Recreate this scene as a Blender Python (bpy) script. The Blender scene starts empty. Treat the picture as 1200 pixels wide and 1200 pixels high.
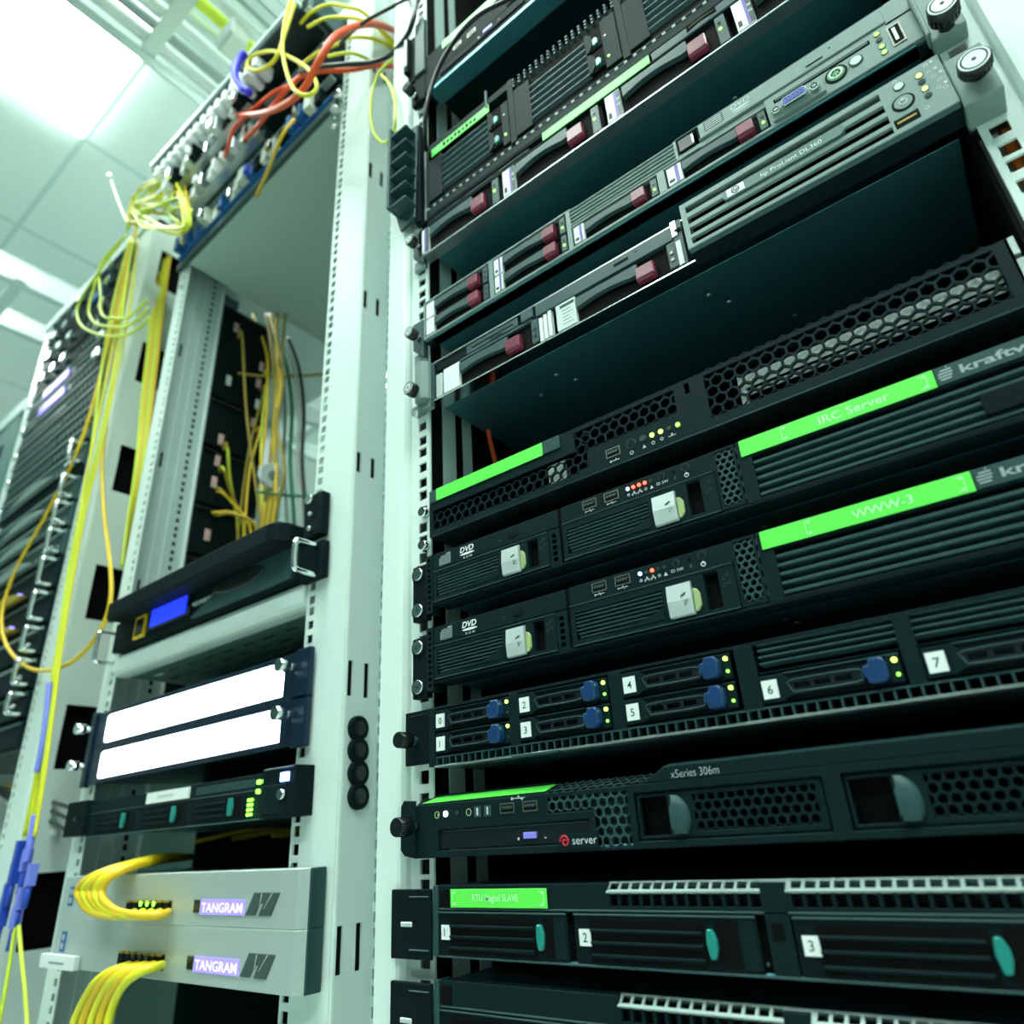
import bpy, math, random
from mathutils import Vector, Matrix
random.seed(7)
COL = bpy.context.scene.collection
ZC = 700.0            # camera height above the floor, mm.  All coordinates below are millimetres:
DC = 390.0            # x to the right, y into the racks (0 = server fronts of the near rack), z above the camera

def W(p): return Vector((p[0]*.001, p[1]*.001, (p[2]+ZC)*.001))

# ---------------------------------------------------------------- camera
F = 806.03; YAW, PIT, ROL = math.radians(36.481), math.radians(24.932), math.radians(-3.696)
def cam_axes():
    fw = Vector((-math.sin(YAW)*math.cos(PIT), math.cos(YAW)*math.cos(PIT), math.sin(PIT)))
    r = fw.cross(Vector((0,0,1))).normalized(); u = r.cross(fw)
    r2 = r*math.cos(ROL)+u*math.sin(ROL); u2 = u*math.cos(ROL)-r*math.sin(ROL)
    return r2, u2, fw
RX, UX, FX = cam_axes()
def at(px, py, y=None, x=None, z=None):
    d = RX*((px-600)/F) - UX*((py-600)/F) + FX
    if y is not None: t = (y+DC)/d.y
    elif x is not None: t = x/d.x
    else: t = z/d.z
    return (d.x*t, -DC+d.y*t, d.z*t)

# ---------------------------------------------------------------- materials
MATS = {}
def mat(name, col, rough=.5, metal=0.0, emit=None, es=0.0, noise=0.0, nscale=60., bump=0.0, spec=.5, coat=0.0, alpha=1.0):
    if name in MATS: return MATS[name]
    m = bpy.data.materials.new(name); m.use_nodes = True
    nt = m.node_tree; b = nt.nodes['Principled BSDF']
    b.inputs['Base Color'].default_value = (*col, 1); b.inputs['Roughness'].default_value = rough
    b.inputs['Metallic'].default_value = metal; b.inputs['Specular IOR Level'].default_value = spec
    b.inputs['Coat Weight'].default_value = coat
    if emit: b.inputs['Emission Color'].default_value = (*emit, 1); b.inputs['Emission Strength'].default_value = es
    if noise or bump:
        tc = nt.nodes.new('ShaderNodeTexCoord'); nz = nt.nodes.new('ShaderNodeTexNoise')
        nz.inputs['Scale'].default_value = nscale; nz.inputs['Detail'].default_value = 5
        nt.links.new(tc.outputs['Object'], nz.inputs['Vector'])
        if noise:
            mr = nt.nodes.new('ShaderNodeMapRange'); mr.inputs[3].default_value = max(.03, rough-noise); mr.inputs[4].default_value = min(1, rough+noise)
            nt.links.new(nz.outputs['Fac'], mr.inputs[0]); nt.links.new(mr.outputs[0], b.inputs['Roughness'])
        if bump:
            bp = nt.nodes.new('ShaderNodeBump'); bp.inputs['Strength'].default_value = bump; bp.inputs['Distance'].default_value = .001
            nt.links.new(nz.outputs['Fac'], bp.inputs['Height']); nt.links.new(bp.outputs[0], b.inputs['Normal'])
    MATS[name] = m
    return m
mat('black_plastic', (.004,.011,.012), .6, noise=.08, nscale=300, spec=.06)
mat('black_gloss', (.008,.013,.015), .2)
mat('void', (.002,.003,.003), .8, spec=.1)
mat('bezel', (.0045,.016,.018), .56, noise=.08, nscale=400, spec=.08)
mat('slate', (.024,.066,.068), .45, noise=.06, nscale=300, spec=.3)
mat('steel_dark', (.045,.085,.095), .32, .85, noise=.10, nscale=14)
mat('steel_under', (.10,.30,.34), .36, .85, noise=.10, nscale=10)
mat('steel', (.50,.56,.56), .30, .95, noise=.08, nscale=30)
mat('chrome', (.80,.84,.84), .12, 1.0)
mat('steel_mid', (.26,.33,.32), .4, .6)
mat('strap_blue', (.04,.03,.70), .4)
mat('hp_grey', (.20,.275,.265), .46, noise=.06, nscale=300, spec=.35)
mat('hp_mid', (.10,.175,.165), .42, spec=.35)
mat('hp_dark', (.034,.075,.077), .46, noise=.06, nscale=300, spec=.3)
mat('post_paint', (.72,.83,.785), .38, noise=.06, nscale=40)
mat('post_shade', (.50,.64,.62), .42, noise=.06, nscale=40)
mat('shelf_paint', (.44,.58,.52), .5, noise=.08, nscale=30)
mat('white_paper', (.82,.86,.85), .6)
mat('purple_ink', (.16,.08,.42), .5)
mat('ink', (.01,.012,.012), .6)
mat('grey_ink', (.22,.27,.27), .5)
mat('brand_grey', (.33,.39,.385), .45)
mat('pale_ink', (.55,.62,.6), .5)
mat('green_label', (.13,.86,.09), .42, noise=.05, nscale=80)
mat('green_ink', (.62,1,.62), .5)
mat('red_latch', (.20,.022,.05), .35, noise=.05, nscale=200)
mat('blue_latch', (.005,.04,.14), .35)
mat('teal_latch', (.01,.24,.21), .35)
mat('silver_latch', (.60,.66,.66), .35, .25)
mat('lime_tab', (.36,.46,.20), .45)
mat('usb_metal', (.30,.30,.26), .35, .9)
mat('vga_blue', (.05,.09,.50), .4)
mat('ps2_green', (.12,.40,.16), .4)
mat('led_off', (.03,.06,.04), .25)
for n, c, s in (('green',(.2,1,.06),2.2),('yellow',(.6,1,.08),3.2),('red',(1,.04,.02),6),('blue',(.22,.36,1),6),('white',(.8,1,.9),3)):
    mat('led_'+n, c, .3, emit=c, es=s)
mat('lcd_blue', (.01,.02,.6), .3, emit=(.01,.03,1), es=1.1)
mat('red_ink', (.62,.02,.05), .45)
mat('dark_wall', (.06,.10,.10), .6)
mat('lcd_violet', (.25,.2,.8), .3, emit=(.36,.27,1), es=.45)
mat('lcd_text', (.5,.5,1), .3, emit=(.62,.55,1), es=.75)
mat('violet_plastic', (.20,.16,.62), .4)
mat('purple_button', (.28,.24,.85), .4)
mat('glare_panel', (.9,.9,.9), .4, emit=(.93,1,1), es=5.0)  # white panel face, reflected glare put in as emission
mat('navy_frame', (.004,.022,.05), .3, .3)
mat('silver_face', (.50,.58,.55), .38, .35, noise=.05, nscale=200)
mat('logo_grey', (.05,.075,.075), .4)
mat('yellow_cable', (.80,.74,.02), .42)
mat('amber_cable', (.80,.52,.012), .42)
mat('lime_cable', (.66,.78,.05), .42)
mat('orange_cable', (.85,.09,.015), .4)
mat('black_cable', (.006,.009,.009), .35)
mat('grey_cable', (.33,.40,.38), .45)
mat('green_cable', (.01,.22,.13), .45)
mat('white_cable', (.72,.78,.74), .45)
mat('blue_boot', (.02,.07,.50), .4)
mat('violet_boot', (.20,.24,.85), .4)
mat('blue_port', (.01,.11,.34), .4)
mat('beige_port', (.62,.68,.58), .45)
mat('pink_tag', (.62,.40,.38), .6)
mat('pale_tag', (.62,.70,.68), .6)
mat('cabinet_grey', (.10,.20,.185), .45, noise=.06, nscale=20)
mat('tray_metal', (.60,.68,.66), .35, .5, noise=.08, nscale=20)
mat('lamp_glow', (.95,1,.97), .5, emit=(.83,1,.925), es=15.0)
mat('lamp_trim', (.75,.8,.78), .4)
mat('orange_tag', (.9,.2,.02), .5)
mat('mustard', (.34,.24,.015), .45)
mat('wall_paint', (.52,.60,.57), .7, bump=.15, nscale=120)
mat('wall_vinyl', (.48,.56,.53), .6, bump=.1, nscale=200)

# ---------------------------------------------------------------- mesh builder
class MB:
    def __init__(s): s.v = []; s.f = []; s.m = []; s.sm = []; s.names = []
    def mi(s, m):
        if m not in s.names: s.names.append(m)
        return s.names.index(m)
    def add(s, vs, fs, m, smooth=False):
        o = len(s.v); s.v += [tuple(v) for v in vs]; k = s.mi(m)
        for f in fs: s.f.append([i+o for i in f]); s.m.append(k); s.sm.append(smooth)
        return s
    def box(s, x0, x1, y0, y1, z0, z1, m):
        if x0 > x1: x0, x1 = x1, x0
        if y0 > y1: y0, y1 = y1, y0
        if z0 > z1: z0, z1 = z1, z0
        vs = [(x0,y0,z0),(x1,y0,z0),(x1,y1,z0),(x0,y1,z0),(x0,y0,z1),(x1,y0,z1),(x1,y1,z1),(x0,y1,z1)]
        return s.add(vs, [(0,3,2,1),(4,5,6,7),(0,1,5,4),(1,2,6,5),(2,3,7,6),(3,0,4,7)], m)
    def prism(s, pts, y0, y1, m, smooth=False):            # outline in x,z (counter-clockwise seen from the front)
        n = len(pts); vs = [(x,y0,z) for x,z in pts]+[(x,y1,z) for x,z in pts]
        fs = [tuple(range(n)), tuple(range(2*n-1,n-1,-1))]+[(i,i+n,(i+1)%n+n,(i+1)%n) for i in range(n)]
        return s.add(vs, fs, m, smooth)
    def prismx(s, pts, x0, x1, m):                          # outline in y,z swept along x
        n = len(pts); vs = [(x0,y,z) for y,z in pts]+[(x1,y,z) for y,z in pts]
        fs = [tuple(range(n-1,-1,-1)), tuple(range(n,2*n))]+[(i,(i+1)%n,(i+1)%n+n,i+n) for i in range(n)]
        return s.add(vs, fs, m)
    def prismz(s, pts, z0, z1, m):                          # outline in x,y swept along z
        n = len(pts); vs = [(x,y,z0) for x,y in pts]+[(x,y,z1) for x,y in pts]
        fs = [tuple(range(n-1,-1,-1)), tuple(range(n,2*n))]+[(i,(i+1)%n,(i+1)%n+n,i+n) for i in range(n)]
        return s.add(vs, fs, m)
    def cyl(s, c, r, l, m, ax='y', seg=18, r2=None):        # c = centre of the near end, l = length along the axis
        r2 = r if r2 is None else r2; vs = []
        for k, rr in ((0,r),(l,r2)):
            for i in range(seg):
                a = 2*math.pi*i/seg; p, q = rr*math.cos(a), rr*math.sin(a)
                vs.append((c[0]+p,c[1]+k,c[2]+q) if ax=='y' else (c[0]+k,c[1]+p,c[2]+q) if ax=='x' else (c[0]+p,c[1]+q,c[2]+k))
        o = len(s.f)
        s.add(vs, [(i,(i+1)%seg,(i+1)%seg+seg,i+seg) for i in range(seg)], m, True)
        s.add([], [], m); b = len(s.v)-2*seg
        k = s.mi(m)
        for f in (list(range(seg-1,-1,-1)), list(range(seg,2*seg))):
            s.f.append([i+b for i in f]); s.m.append(k); s.sm.append(False)
        return s
    def ring(s, c, r, r_in, l, m, seg=20):                  # washer facing the front
        vs = []
        for k, rr in ((0,r),(0,r_in),(l,r),(l,r_in)):
            vs += [(c[0]+rr*math.cos(2*math.pi*i/seg), c[1]+k, c[2]+rr*math.sin(2*math.pi*i/seg)) for i in range(seg)]
        fs = []
        for i in range(seg):
            j = (i+1)%seg
            fs += [(i,j,j+seg,i+seg),(i,i+2*seg,j+2*seg,j),(i+seg,j+seg,j+3*seg,i+3*seg)]
        return s.add(vs, fs, m)
    def tube(s, pts, r, m, seg=8, sub=6, smooth=True):
        P = [Vector(p) for p in pts]
        if sub > 1 and len(P) > 2:
            Q = []
            for i in range(len(P)-1):
                p0, p1, p2, p3 = P[max(i-1,0)], P[i], P[i+1], P[min(i+2,len(P)-1)]
                for k in range(sub):
                    t = k/sub
                    Q.append(.5*((2*p1)+(p2-p0)*t+(2*p0-5*p1+4*p2-p3)*t*t+(3*p1-p0-3*p2+p3)*t**3))
            Q.append(P[-1]); P = Q
        vs = []; n = len(P); up = None
        for i, p in enumerate(P):
            t = (P[min(i+1,n-1)]-P[max(i-1,0)]).normalized()
            if up is None: up = t.orthogonal().normalized()
            up = (up-t*up.dot(t)); up = up.normalized() if up.length > 1e-6 else t.orthogonal().normalized()
            w = t.cross(up)
            for k in range(seg):
                a = 2*math.pi*k/seg; vs.append(p+up*(r*math.cos(a))+w*(r*math.sin(a)))
        fs = [(i*seg+k, i*seg+(k+1)%seg, (i+1)*seg+(k+1)%seg, (i+1)*seg+k) for i in range(n-1) for k in range(seg)]
        fs += [tuple(range(seg-1,-1,-1)), tuple(range((n-1)*seg, n*seg))]
        return s.add(vs, fs, m, smooth)
    def ball(s, c, r, m, seg=10):
        vs = [(c[0],c[1],c[2]-r)]; n = seg//2
        for j in range(1,n):
            b = -math.pi/2+math.pi*j/n
            vs += [(c[0]+r*math.cos(b)*math.cos(2*math.pi*i/seg), c[1]+r*math.cos(b)*math.sin(2*math.pi*i/seg), c[2]+r*math.sin(b)) for i in range(seg)]
        vs.append((c[0],c[1],c[2]+r)); L = len(vs)-1
        fs = [(0,1+(i+1)%seg,1+i) for i in range(seg)]
        for j in range(n-2):
            a = 1+j*seg; fs += [(a+i,a+(i+1)%seg,a+seg+(i+1)%seg,a+seg+i) for i in range(seg)]
        a = 1+(n-2)*seg; fs += [(a+i,a+(i+1)%seg,L) for i in range(seg)]
        return s.add(vs, fs, m, True)
    def hexmesh(s, x0, x1, z0, z1, y, pitch, web, depth, m, inside=None):   # honeycomb of pointy-top cells
        R = pitch/math.sqrt(3); ri = (pitch-web)/math.sqrt(3); row = R*1.5
        nz = int((z1-z0)/row)+2
        for j in range(-1, nz):
            cz = z0+R*.8+j*row; off = pitch/2 if j % 2 else 0
            for i in range(-1, int((x1-x0)/pitch)+2):
                cx = x0+pitch*.5+i*pitch+off
                if cx < x0-.1*pitch or cx > x1+.1*pitch or cz < z0-.1*pitch or cz > z1+.1*pitch: continue
                if inside and not inside(cx, cz): continue
                vs = []
                for yy, rr in ((y,R),(y,ri),(y+depth,ri)):
                    for k in range(6):
                        a = math.pi/6+k*math.pi/3; vs.append((cx+rr*math.cos(a), yy, cz+rr*math.sin(a)))
                fs = []
                for k in range(6):
                    q = (k+1)%6; fs += [(k,q,q+6,k+6),(k+6,q+6,q+12,k+12)]
                s.add(vs, fs, m)
        return s
    def plate(s, x0, x1, z0, z1, y, t, holes, m, ax='y'):
        """flat plate with rectangular holes (hx0,hx1,hz0,hz1); ax='y' lies in x,z, ax='x' lies in y,z at x = y"""
        xs = sorted({x0,x1,*[h[0] for h in holes],*[h[1] for h in holes]}); zs = sorted({z0,z1,*[h[2] for h in holes],*[h[3] for h in holes]})
        xs = [a for a in xs if x0 <= a <= x1]; zs = [a for a in zs if z0 <= a <= z1]
        hit = lambda a, b: any(h[0] < a < h[1] and h[2] < b < h[3] for h in holes)
        P = (lambda a, b, c: (a, c, b)) if ax == 'y' else (lambda a, b, c: (c, a, b))
        nx, nz = len(xs)-1, len(zs)-1
        solid = [[not hit((xs[i]+xs[i+1])/2, (zs[j]+zs[j+1])/2) for j in range(nz)] for i in range(nx)]
        for i in range(nx):
            j = 0
            while j < nz:
                if not solid[i][j]: j += 1; continue
                e = j
                while e < nz and solid[i][e]: e += 1
                a, b, c, d = xs[i], xs[i+1], zs[j], zs[e]
                vs = [P(a,c,y),P(b,c,y),P(b,d,y),P(a,d,y),P(a,c,y+t),P(b,c,y+t),P(b,d,y+t),P(a,d,y+t)]
                fs = [(0,1,2,3),(7,6,5,4),(0,4,5,1),(3,2,6,7)]
                s.add(vs, fs, m); j = e
        def wall(p, q, r_, u): s.add([p,q,r_,u], [(0,1,2,3)], m)
        for j in range(nz):
            for i in range(nx+1):
                l = solid[i-1][j] if i > 0 else False; r_ = solid[i][j] if i < nx else False
                if l != r_: wall(P(xs[i],zs[j],y),P(xs[i],zs[j+1],y),P(xs[i],zs[j+1],y+t),P(xs[i],zs[j],y+t))
        return s

def set_tags(o, label=None, cat=None, group=None, kind=None):
    if label: o['label'] = label
    if cat: o['category'] = cat
    if group: o['group'] = group
    if kind: o['kind'] = kind
    return o
def origin(o):
    v = Vector((0,0,0))
    while o: v += o.location; o = o.parent
    return v
def build(name, mb, parent=None, bevel=0.0, loc=None, **tags):
    """one mesh object; vertices come in millimetres, the object's origin sits at loc (mm) or at its parent's"""
    me = bpy.data.meshes.new(name); base = origin(parent) if parent else Vector((0,0,0))
    o = bpy.data.objects.new(name, me)
    if parent: o.parent = parent
    if loc is not None: o.location = W(loc)-base; base = W(loc)
    me.from_pydata([W(v)-base for v in mb.v], [], mb.f)
    for n in mb.names: me.materials.append(MATS[n])
    me.polygons.foreach_set('material_index', mb.m); me.polygons.foreach_set('use_smooth', mb.sm); me.update()
    COL.objects.link(o)
    if bevel:
        b = o.modifiers.new('bevel', 'BEVEL'); b.width = bevel*.001; b.segments = 1; b.limit_method = 'ANGLE'; b.angle_limit = math.radians(40)
    return set_tags(o, **tags)
def thing(name, loc, label, cat, group=None):
    o = bpy.data.objects.new(name, None); o.location = W(loc); o.empty_display_size = .02
    COL.objects.link(o); return set_tags(o, label, cat, group)
def text_mesh(body, size, font_bold=0.0, shear=0.0, squash=1.0, spacing=1.0):
    cu = bpy.data.curves.new('t', 'FONT'); cu.body = body; cu.size = size; cu.shear = shear; cu.offset = font_bold; cu.space_character = spacing
    cu.resolution_u = 3; cu.align_x = 'LEFT'
    ob = bpy.data.objects.new('t', cu); COL.objects.link(ob)
    dg = bpy.context.evaluated_depsgraph_get(); dg.update()
    me = bpy.data.meshes.new_from_object(ob.evaluated_get(dg))
    vs = [(v.co.x*squash, v.co.y) for v in me.vertices]; fs = [list(p.vertices) for p in me.polygons]
    bpy.data.objects.remove(ob); bpy.data.curves.remove(cu); bpy.data.meshes.remove(me)
    return vs, fs
def write(mb, body, x, z, y, h, m, bold=0.0, shear=0.0, width=None, spacing=1.0):
    """flat lettering, cap height h, left end x, baseline z, facing the front at depth y"""
    vs, fs = text_mesh(body, h*1.43, bold*h, shear, 1.0, spacing)
    if not vs: return mb
    x0 = min(v[0] for v in vs); x1 = max(v[0] for v in vs); k = (width/(x1-x0)) if width else 1.0
    return mb.add([(x+(v[0]-x0)*k, y, z+v[1]) for v in vs], fs, m)
def spiral_holes(z0, z1):                                   # the 19-inch hole pattern: three square holes per rack unit
    out = []; k = math.floor((z0-286)/44.45)-1
    while 286+44.45*k < z1:
        for d in (6.35, 22.225, 38.1):
            z = 286+44.45*k+d
            if z0+6 < z < z1-6: out.append(z)
        k += 1
    return out
# ================================================================ NEAR RACK
XL, XR = -372.0, 54.0            # chassis sides
def chassis(t, z0, z1, y0=3, x0=XL, x1=XR, m='steel_under', depth=600, rivets=()):
    mb = MB().box(x0, x1, y0, depth, z0, z1, m)
    mb.box(x0, x1, .5, y0, z0, z0+.9, m)
    for rx, ry in rivets: mb.cyl((rx, ry, z0-.7), 2.0, 1.2, 'steel', 'z', 12)
    return build('chassis', mb, t, .5)
def usb(t, x0, x1, z0, z1, y=-.4):
    mb = MB().box(x0, x1, y-.1, y+4, z0, z1, 'usb_metal').box(x0+.8, x1-.8, y-.2, y+2, z0+.8, z1-.8, 'void')
    mb.box(x0+1.5, x1-1.5, y-.35, y+1, z0+(z1-z0)*.5, z0+(z1-z0)*.72, 'hp_dark')
    for k in range(4): mb.box(x0+2+(x1-x0-5)*k/3.3, x0+3+(x1-x0-5)*k/3.3, y-.5, y, z0+(z1-z0)*.42, z0+(z1-z0)*.52, 'usb_metal')
    return build('usb_port', mb, t)
def led(t, x, z, c, r=1.2, y=-.3, name='status_light'):
    return build(name, MB().cyl((x, y-.5, z), r, 1.6, c, 'y', 10), t)
def button(t, x, z, r, m='black_gloss', y=-.2, name='push_button', rim='slate'):
    return build(name, MB().cyl((x, y-.9, z), r, 2, m, 'y', 16, r).ring((x, y-.4, z), r*1.28, r*1.02, 1.4, rim, 18), t)
def thumbscrew(t, x, y, z, r, l, m='black_gloss', shank='steel', name='thumb_screw', dark=False):
    mb = MB().cyl((x, y-l, z), r, l*.62, m, 'y', 20).cyl((x, y-l*.4, z), r*.55, l*.42, shank, 'y', 14)
    if not dark:
        mb.cyl((x, y-l-.25, z), r*.93, .3, 'silver_latch', 'y', 20)
        mb.ring((x, y-l-.35, z), r*.80, r*.70, .5, 'black_gloss', 20)
        mb.cyl((x, y-l-.3, z), r*.16, .5, 'ink', 'y', 8)
    for k in range(20):
        a = 2*math.pi*k/20
        mb.box(x+r*math.cos(a)-.28, x+r*math.cos(a)+.28, y-l+.6, y-l*.45, z+r*math.sin(a)-.28, z+r*math.sin(a)+.28, m)
    return build(name, mb, t)
def ear_screw(t, x, y, z, r=5.2):
    mb = MB().cyl((x, y-2.4, z), r, 2.6, 'chrome', 'y', 20, r*1.15).ring((x, y-.6, z), r*1.45, r*1.1, .9, 'black_plastic', 20)
    mb.box(x-r*.62, x+r*.62, y-2.75, y-2.3, z-.6, z+.6, 'hp_dark').box(x-.6, x+.6, y-2.75, y-2.3, z-r*.62, z+r*.62, 'hp_dark')
    return build('ear_screw', mb, t)
def label_strip(t, x0, x1, z0, z1, y=-.8, body=None, tx=0, tz=0, th=5, tw=None, corners=(), m='green_label', label=None, ink='green_ink', name='label_strip'):
    s = build(name, MB().box(x0, x1, y, y+.7, z0, z1, m), t, .2, label=label)
    if body or corners:
        mb = MB()
        if body: write(mb, body, tx, tz, y-.12, th, ink, .002, width=tw)
        for cx, d in corners:
            a, b = z0+(z1-z0)*.14, z0+(z1-z0)*.86
            mb.box(cx, cx+.35, y-.14, y-.08, a, b, ink)
            for zz in (a, b-.4): mb.box(min(cx, cx+d*3.6), max(cx, cx+d*3.6), y-.14, y-.08, zz, zz+.4, ink)
            for q in range(2):
                zz = a if q == 0 else b-1.6
                mb.box(cx+d*1.5, cx+d*1.5+1.1, y-.14, y-.08, zz, zz+1.6, ink)
        build('lettering', mb, s)
    return s

# ---- rack frame -------------------------------------------------
rk = thing('equipment_rack', (-159,0,-ZC), 'pale green-grey frame of the near rack that holds the black servers', 'rack')
def rail_holes(xc, z0, z1): return [(xc-4.75, xc+4.75, z-4.75, z+4.75) for z in spiral_holes(z0, z1)]
ZT, ZB = 1350., -690.
def near_post(side):
    s = side; X = (lambda x: x) if s < 0 else (lambda x: -318-x)      # mirrored about x = -159
    mb = MB(); hx = X(-392.5)
    a, b = sorted((X(-383.5), X(-405)))
    mb.plate(a, b, ZB, ZT, 8, 2, rail_holes(hx, -330, 1300), 'post_paint')
    out = [(-405,8),(-405,10),(-408,10),(-409,6),(-411,2.4),(-414,2),(-433,2),(-435,4),(-435,90),(-437,90),(-437,2),(-434,0),(-413,0),(-410,1),(-407.5,4.5),(-406.5,8)]
    pts = [(X(x), y) for x, y in out]
    mb.prismz(pts if s < 0 else pts[::-1], ZB, ZT, 'post_paint')
    return mb
build('front_post', near_post(-1), rk); build('front_post', near_post(1), rk)
for s in (-1, 1):
    X = (lambda x: x) if s < 0 else (lambda x: -318-x)
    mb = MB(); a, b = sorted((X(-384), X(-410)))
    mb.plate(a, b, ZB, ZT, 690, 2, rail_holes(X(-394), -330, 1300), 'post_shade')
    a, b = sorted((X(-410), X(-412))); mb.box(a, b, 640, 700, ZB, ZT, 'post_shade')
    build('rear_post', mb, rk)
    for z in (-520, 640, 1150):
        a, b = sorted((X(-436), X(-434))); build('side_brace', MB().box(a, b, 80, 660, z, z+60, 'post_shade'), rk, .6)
build('top_frame', MB().box(-436, 118, 5, 700, ZT-2, ZT+38, 'post_paint'), rk, 1)
build('base_frame', MB().box(-436, 118, 5, 700, ZB-8, ZB+70, 'post_paint'), rk, 1)
build('added_rear_block', MB().box(-430, 112, 704, 712, ZB, ZT, 'black_plastic'), rk, 2)  # unseen back, added to shut out light from behind the servers
build('added_side_panel', MB().box(61.5, 64, 12, 690, ZB, ZT, 'void'), rk); build('post_liner', MB().box(65, 112, 46, 48, ZB, ZT, 'post_paint'), rk); build('post_liner', MB().box(-387, -385.2, 29, 46, ZB, ZT, 'post_shade').box(-387, -385.2, 58, 70, ZB, ZT, 'post_shade').box(-388, -387, 10, 690, ZB, ZT, 'void'), rk); build('added_side_panel', MB().box(-434, -431, 95, 704, ZB, ZT, 'bezel'), rk, 1)  # side panels added to keep the near rack's interior dark

# ---- generic pieces ---------------------------------------------
def lever(t, x0, x1, zc, h, m='hp_dark', y=-1.5, rise=3.2):
    """drive lever with a bowed lower edge"""
    n = 9; top = [(x1-(x1-x0)*k/n, zc+h*.5) for k in range(n+1)]
    bot = [(x0+(x1-x0)*k/n, zc-h*.5+rise*math.sin(math.pi*min(1, k/n*1.12))*(.9 if k else 0)) for k in range(n+1)]
    mb = MB().prism(bot+top, y, y+5, m)
    return build('drive_lever', mb, t, .4)
def red_tab(t, x0, x1, z0, z1, m='red_latch', y=-5):
    mb = MB().prismx([(y+2,z0),(y,z0+1.5),(y,z1-2.2),(y+3.5,z1),(2,z1),(2,z0)], x0, x1, m)
    return build('release_tab', mb, t, .7)

# ================================================= 1. RTU server (green strip) and the one under it
def tray_server(z1, base_label, strip=None, ear=True, dx=0, first=True):
    H = z1+30.0                                               # everything measured with the top at z = -30
    Z = lambda z: z+H
    t = thing('rack_mounted_server', (-159,0,Z(-71.5)), base_label, 'server', 'black servers in the near rack')
    chassis(t, Z(-71), Z(-31), 10, -372, 54)
    mb = MB()
    xs = []
    x = -236.5
    while x < 52:
        if not (-148 < x+3 < -133): xs.append(x)
        x += 6.95
    # grille: row on the sloping lip, row on the face
    mb.plate(-238.5, 54, Z(-43.5), Z(-33.8), 0, 3, [(a, a+5.2, Z(-41.6), Z(-35.2)) for a in xs], 'bezel')
    lip = MB(); lip.plate(-238.5, 54, 0, 9, 0, 1.2, [(a, a+5.2, 2.2, 7.4) for a in xs], 'steel_mid')
    lip.v = [(v[0], v[2]*.62+v[1]*.55-.5, Z(-34.4)+v[2]*.56-v[1]*.83) for v in lip.v]
    build('vent_backing', MB().box(-238, 54, 5.5, 10, Z(-43), Z(-33), 'void'), t)
    build('lip_grille', lip, t, label='sloping lip pierced by a row of square vents')
    mb.box(-147.5, -135, -.6, 4, Z(-71), Z(-30.5), 'bezel').box(-145, -139, -.9, 1, Z(-56), Z(-48), 'void')
    mb.box(-372, -238, 0, 10, Z(-43.8), Z(-30), 'bezel').box(-371, 54, -.6, 10, Z(-44.6), Z(-43.4), 'slate')
    mb.box(-372, 54, 4, 12, Z(-71), Z(-44), 'void').box(-372, 54, -1, 12, Z(-71.8), Z(-70.6), 'slate')
    mb.box(-376, -371.5, -1.2, 12, Z(-71), Z(-30), 'slate').box(-370, -361, -.5, 1, Z(-43), Z(-32.5), 'void')
    mb.box(-26, 54, 0, 10, Z(-70.5), Z(-44.6), 'bezel')
    build('bezel', mb, t, .3)
    for n, (x0, x1) in enumerate(((-371.5,-267.5),(-262,-152.5),(-134,-26))):
        c = MB().box(x0, x1, -.5, 6, Z(-70.4), Z(-45.2), 'black_plastic')
        c.box(x0+87, x1-10, -.7, 3, Z(-68.5), Z(-48), 'void').box(x1-9, x1-1, -.9, 1, Z(-69), Z(-47), 'bezel')
        c.box(x0+10, x0+82, -.62, 1, Z(-69.5), Z(-48.5), 'void')
        for zz in (-53.6, -59.6, -65.8): c.prismx([(-.5,Z(zz-1.6)),(-2.2,Z(zz-.2)),(-2.2,Z(zz+.5)),(-.5,Z(zz+.9))], x0+11, x0+80, 'bezel')
        c.box(x0, x1, -1.4, 1, Z(-46.4), Z(-45.4), 'slate')
        d = build('drive_carrier', c, t, .25)
        tl = MB().prism([(x0+83.5,Z(-65)),(x0+86.5,Z(-65)),(x0+88,Z(-60)),(x0+88,Z(-56)),(x0+86,Z(-51.5)),(x0+83,Z(-51.5)),(x0+82.2,Z(-58))], -3, 1, 'teal_latch')
        build('release_tab', tl, d, .6, label='teal release tab')
        if strip:
            st = MB().box(x0+3.2, x0+11, -1.2, -.4, Z(-61.6), Z(-53.2), 'white_paper')
            write(st, str(n+1), x0+5.7, Z(-59.6), -1.25, 4.6, 'ink', .01)
            build('number_sticker', st, d)
    if ear:
        e = MB().box(-414, -376, -4, -.6, Z(-73.5), Z(-32), 'black_plastic').box(-404, -393, -4.6, -3, Z(-54.6), Z(-51.6), 'silver_latch')
        e.box(-396, -377, -4.8, -3, Z(-68.5), Z(-67.5), 'slate').box(-396, -377, -4.8, -3, Z(-37), Z(-36), 'slate')
        build('mounting_ear', e, t, .5)
    if strip:
        label_strip(t, -359.5, -280, Z(-43), Z(-32.2), -1.4, 'RTU Magtel SLAVE', -340, Z(-39.2), 4.0, 38, ((-357.5,1),(-282.5,-1)))
    for x, z in ((-243, -66), (-150, -66)): led(t, x, Z(z), 'led_off', .9)
    return t
tray_server(-30, 'black server with a bright green strip and three numbered wide drive trays', strip=True)
tray_server(-84.5, 'lowest black server in the near rack, cut off by the bottom edge of the picture')

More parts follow.
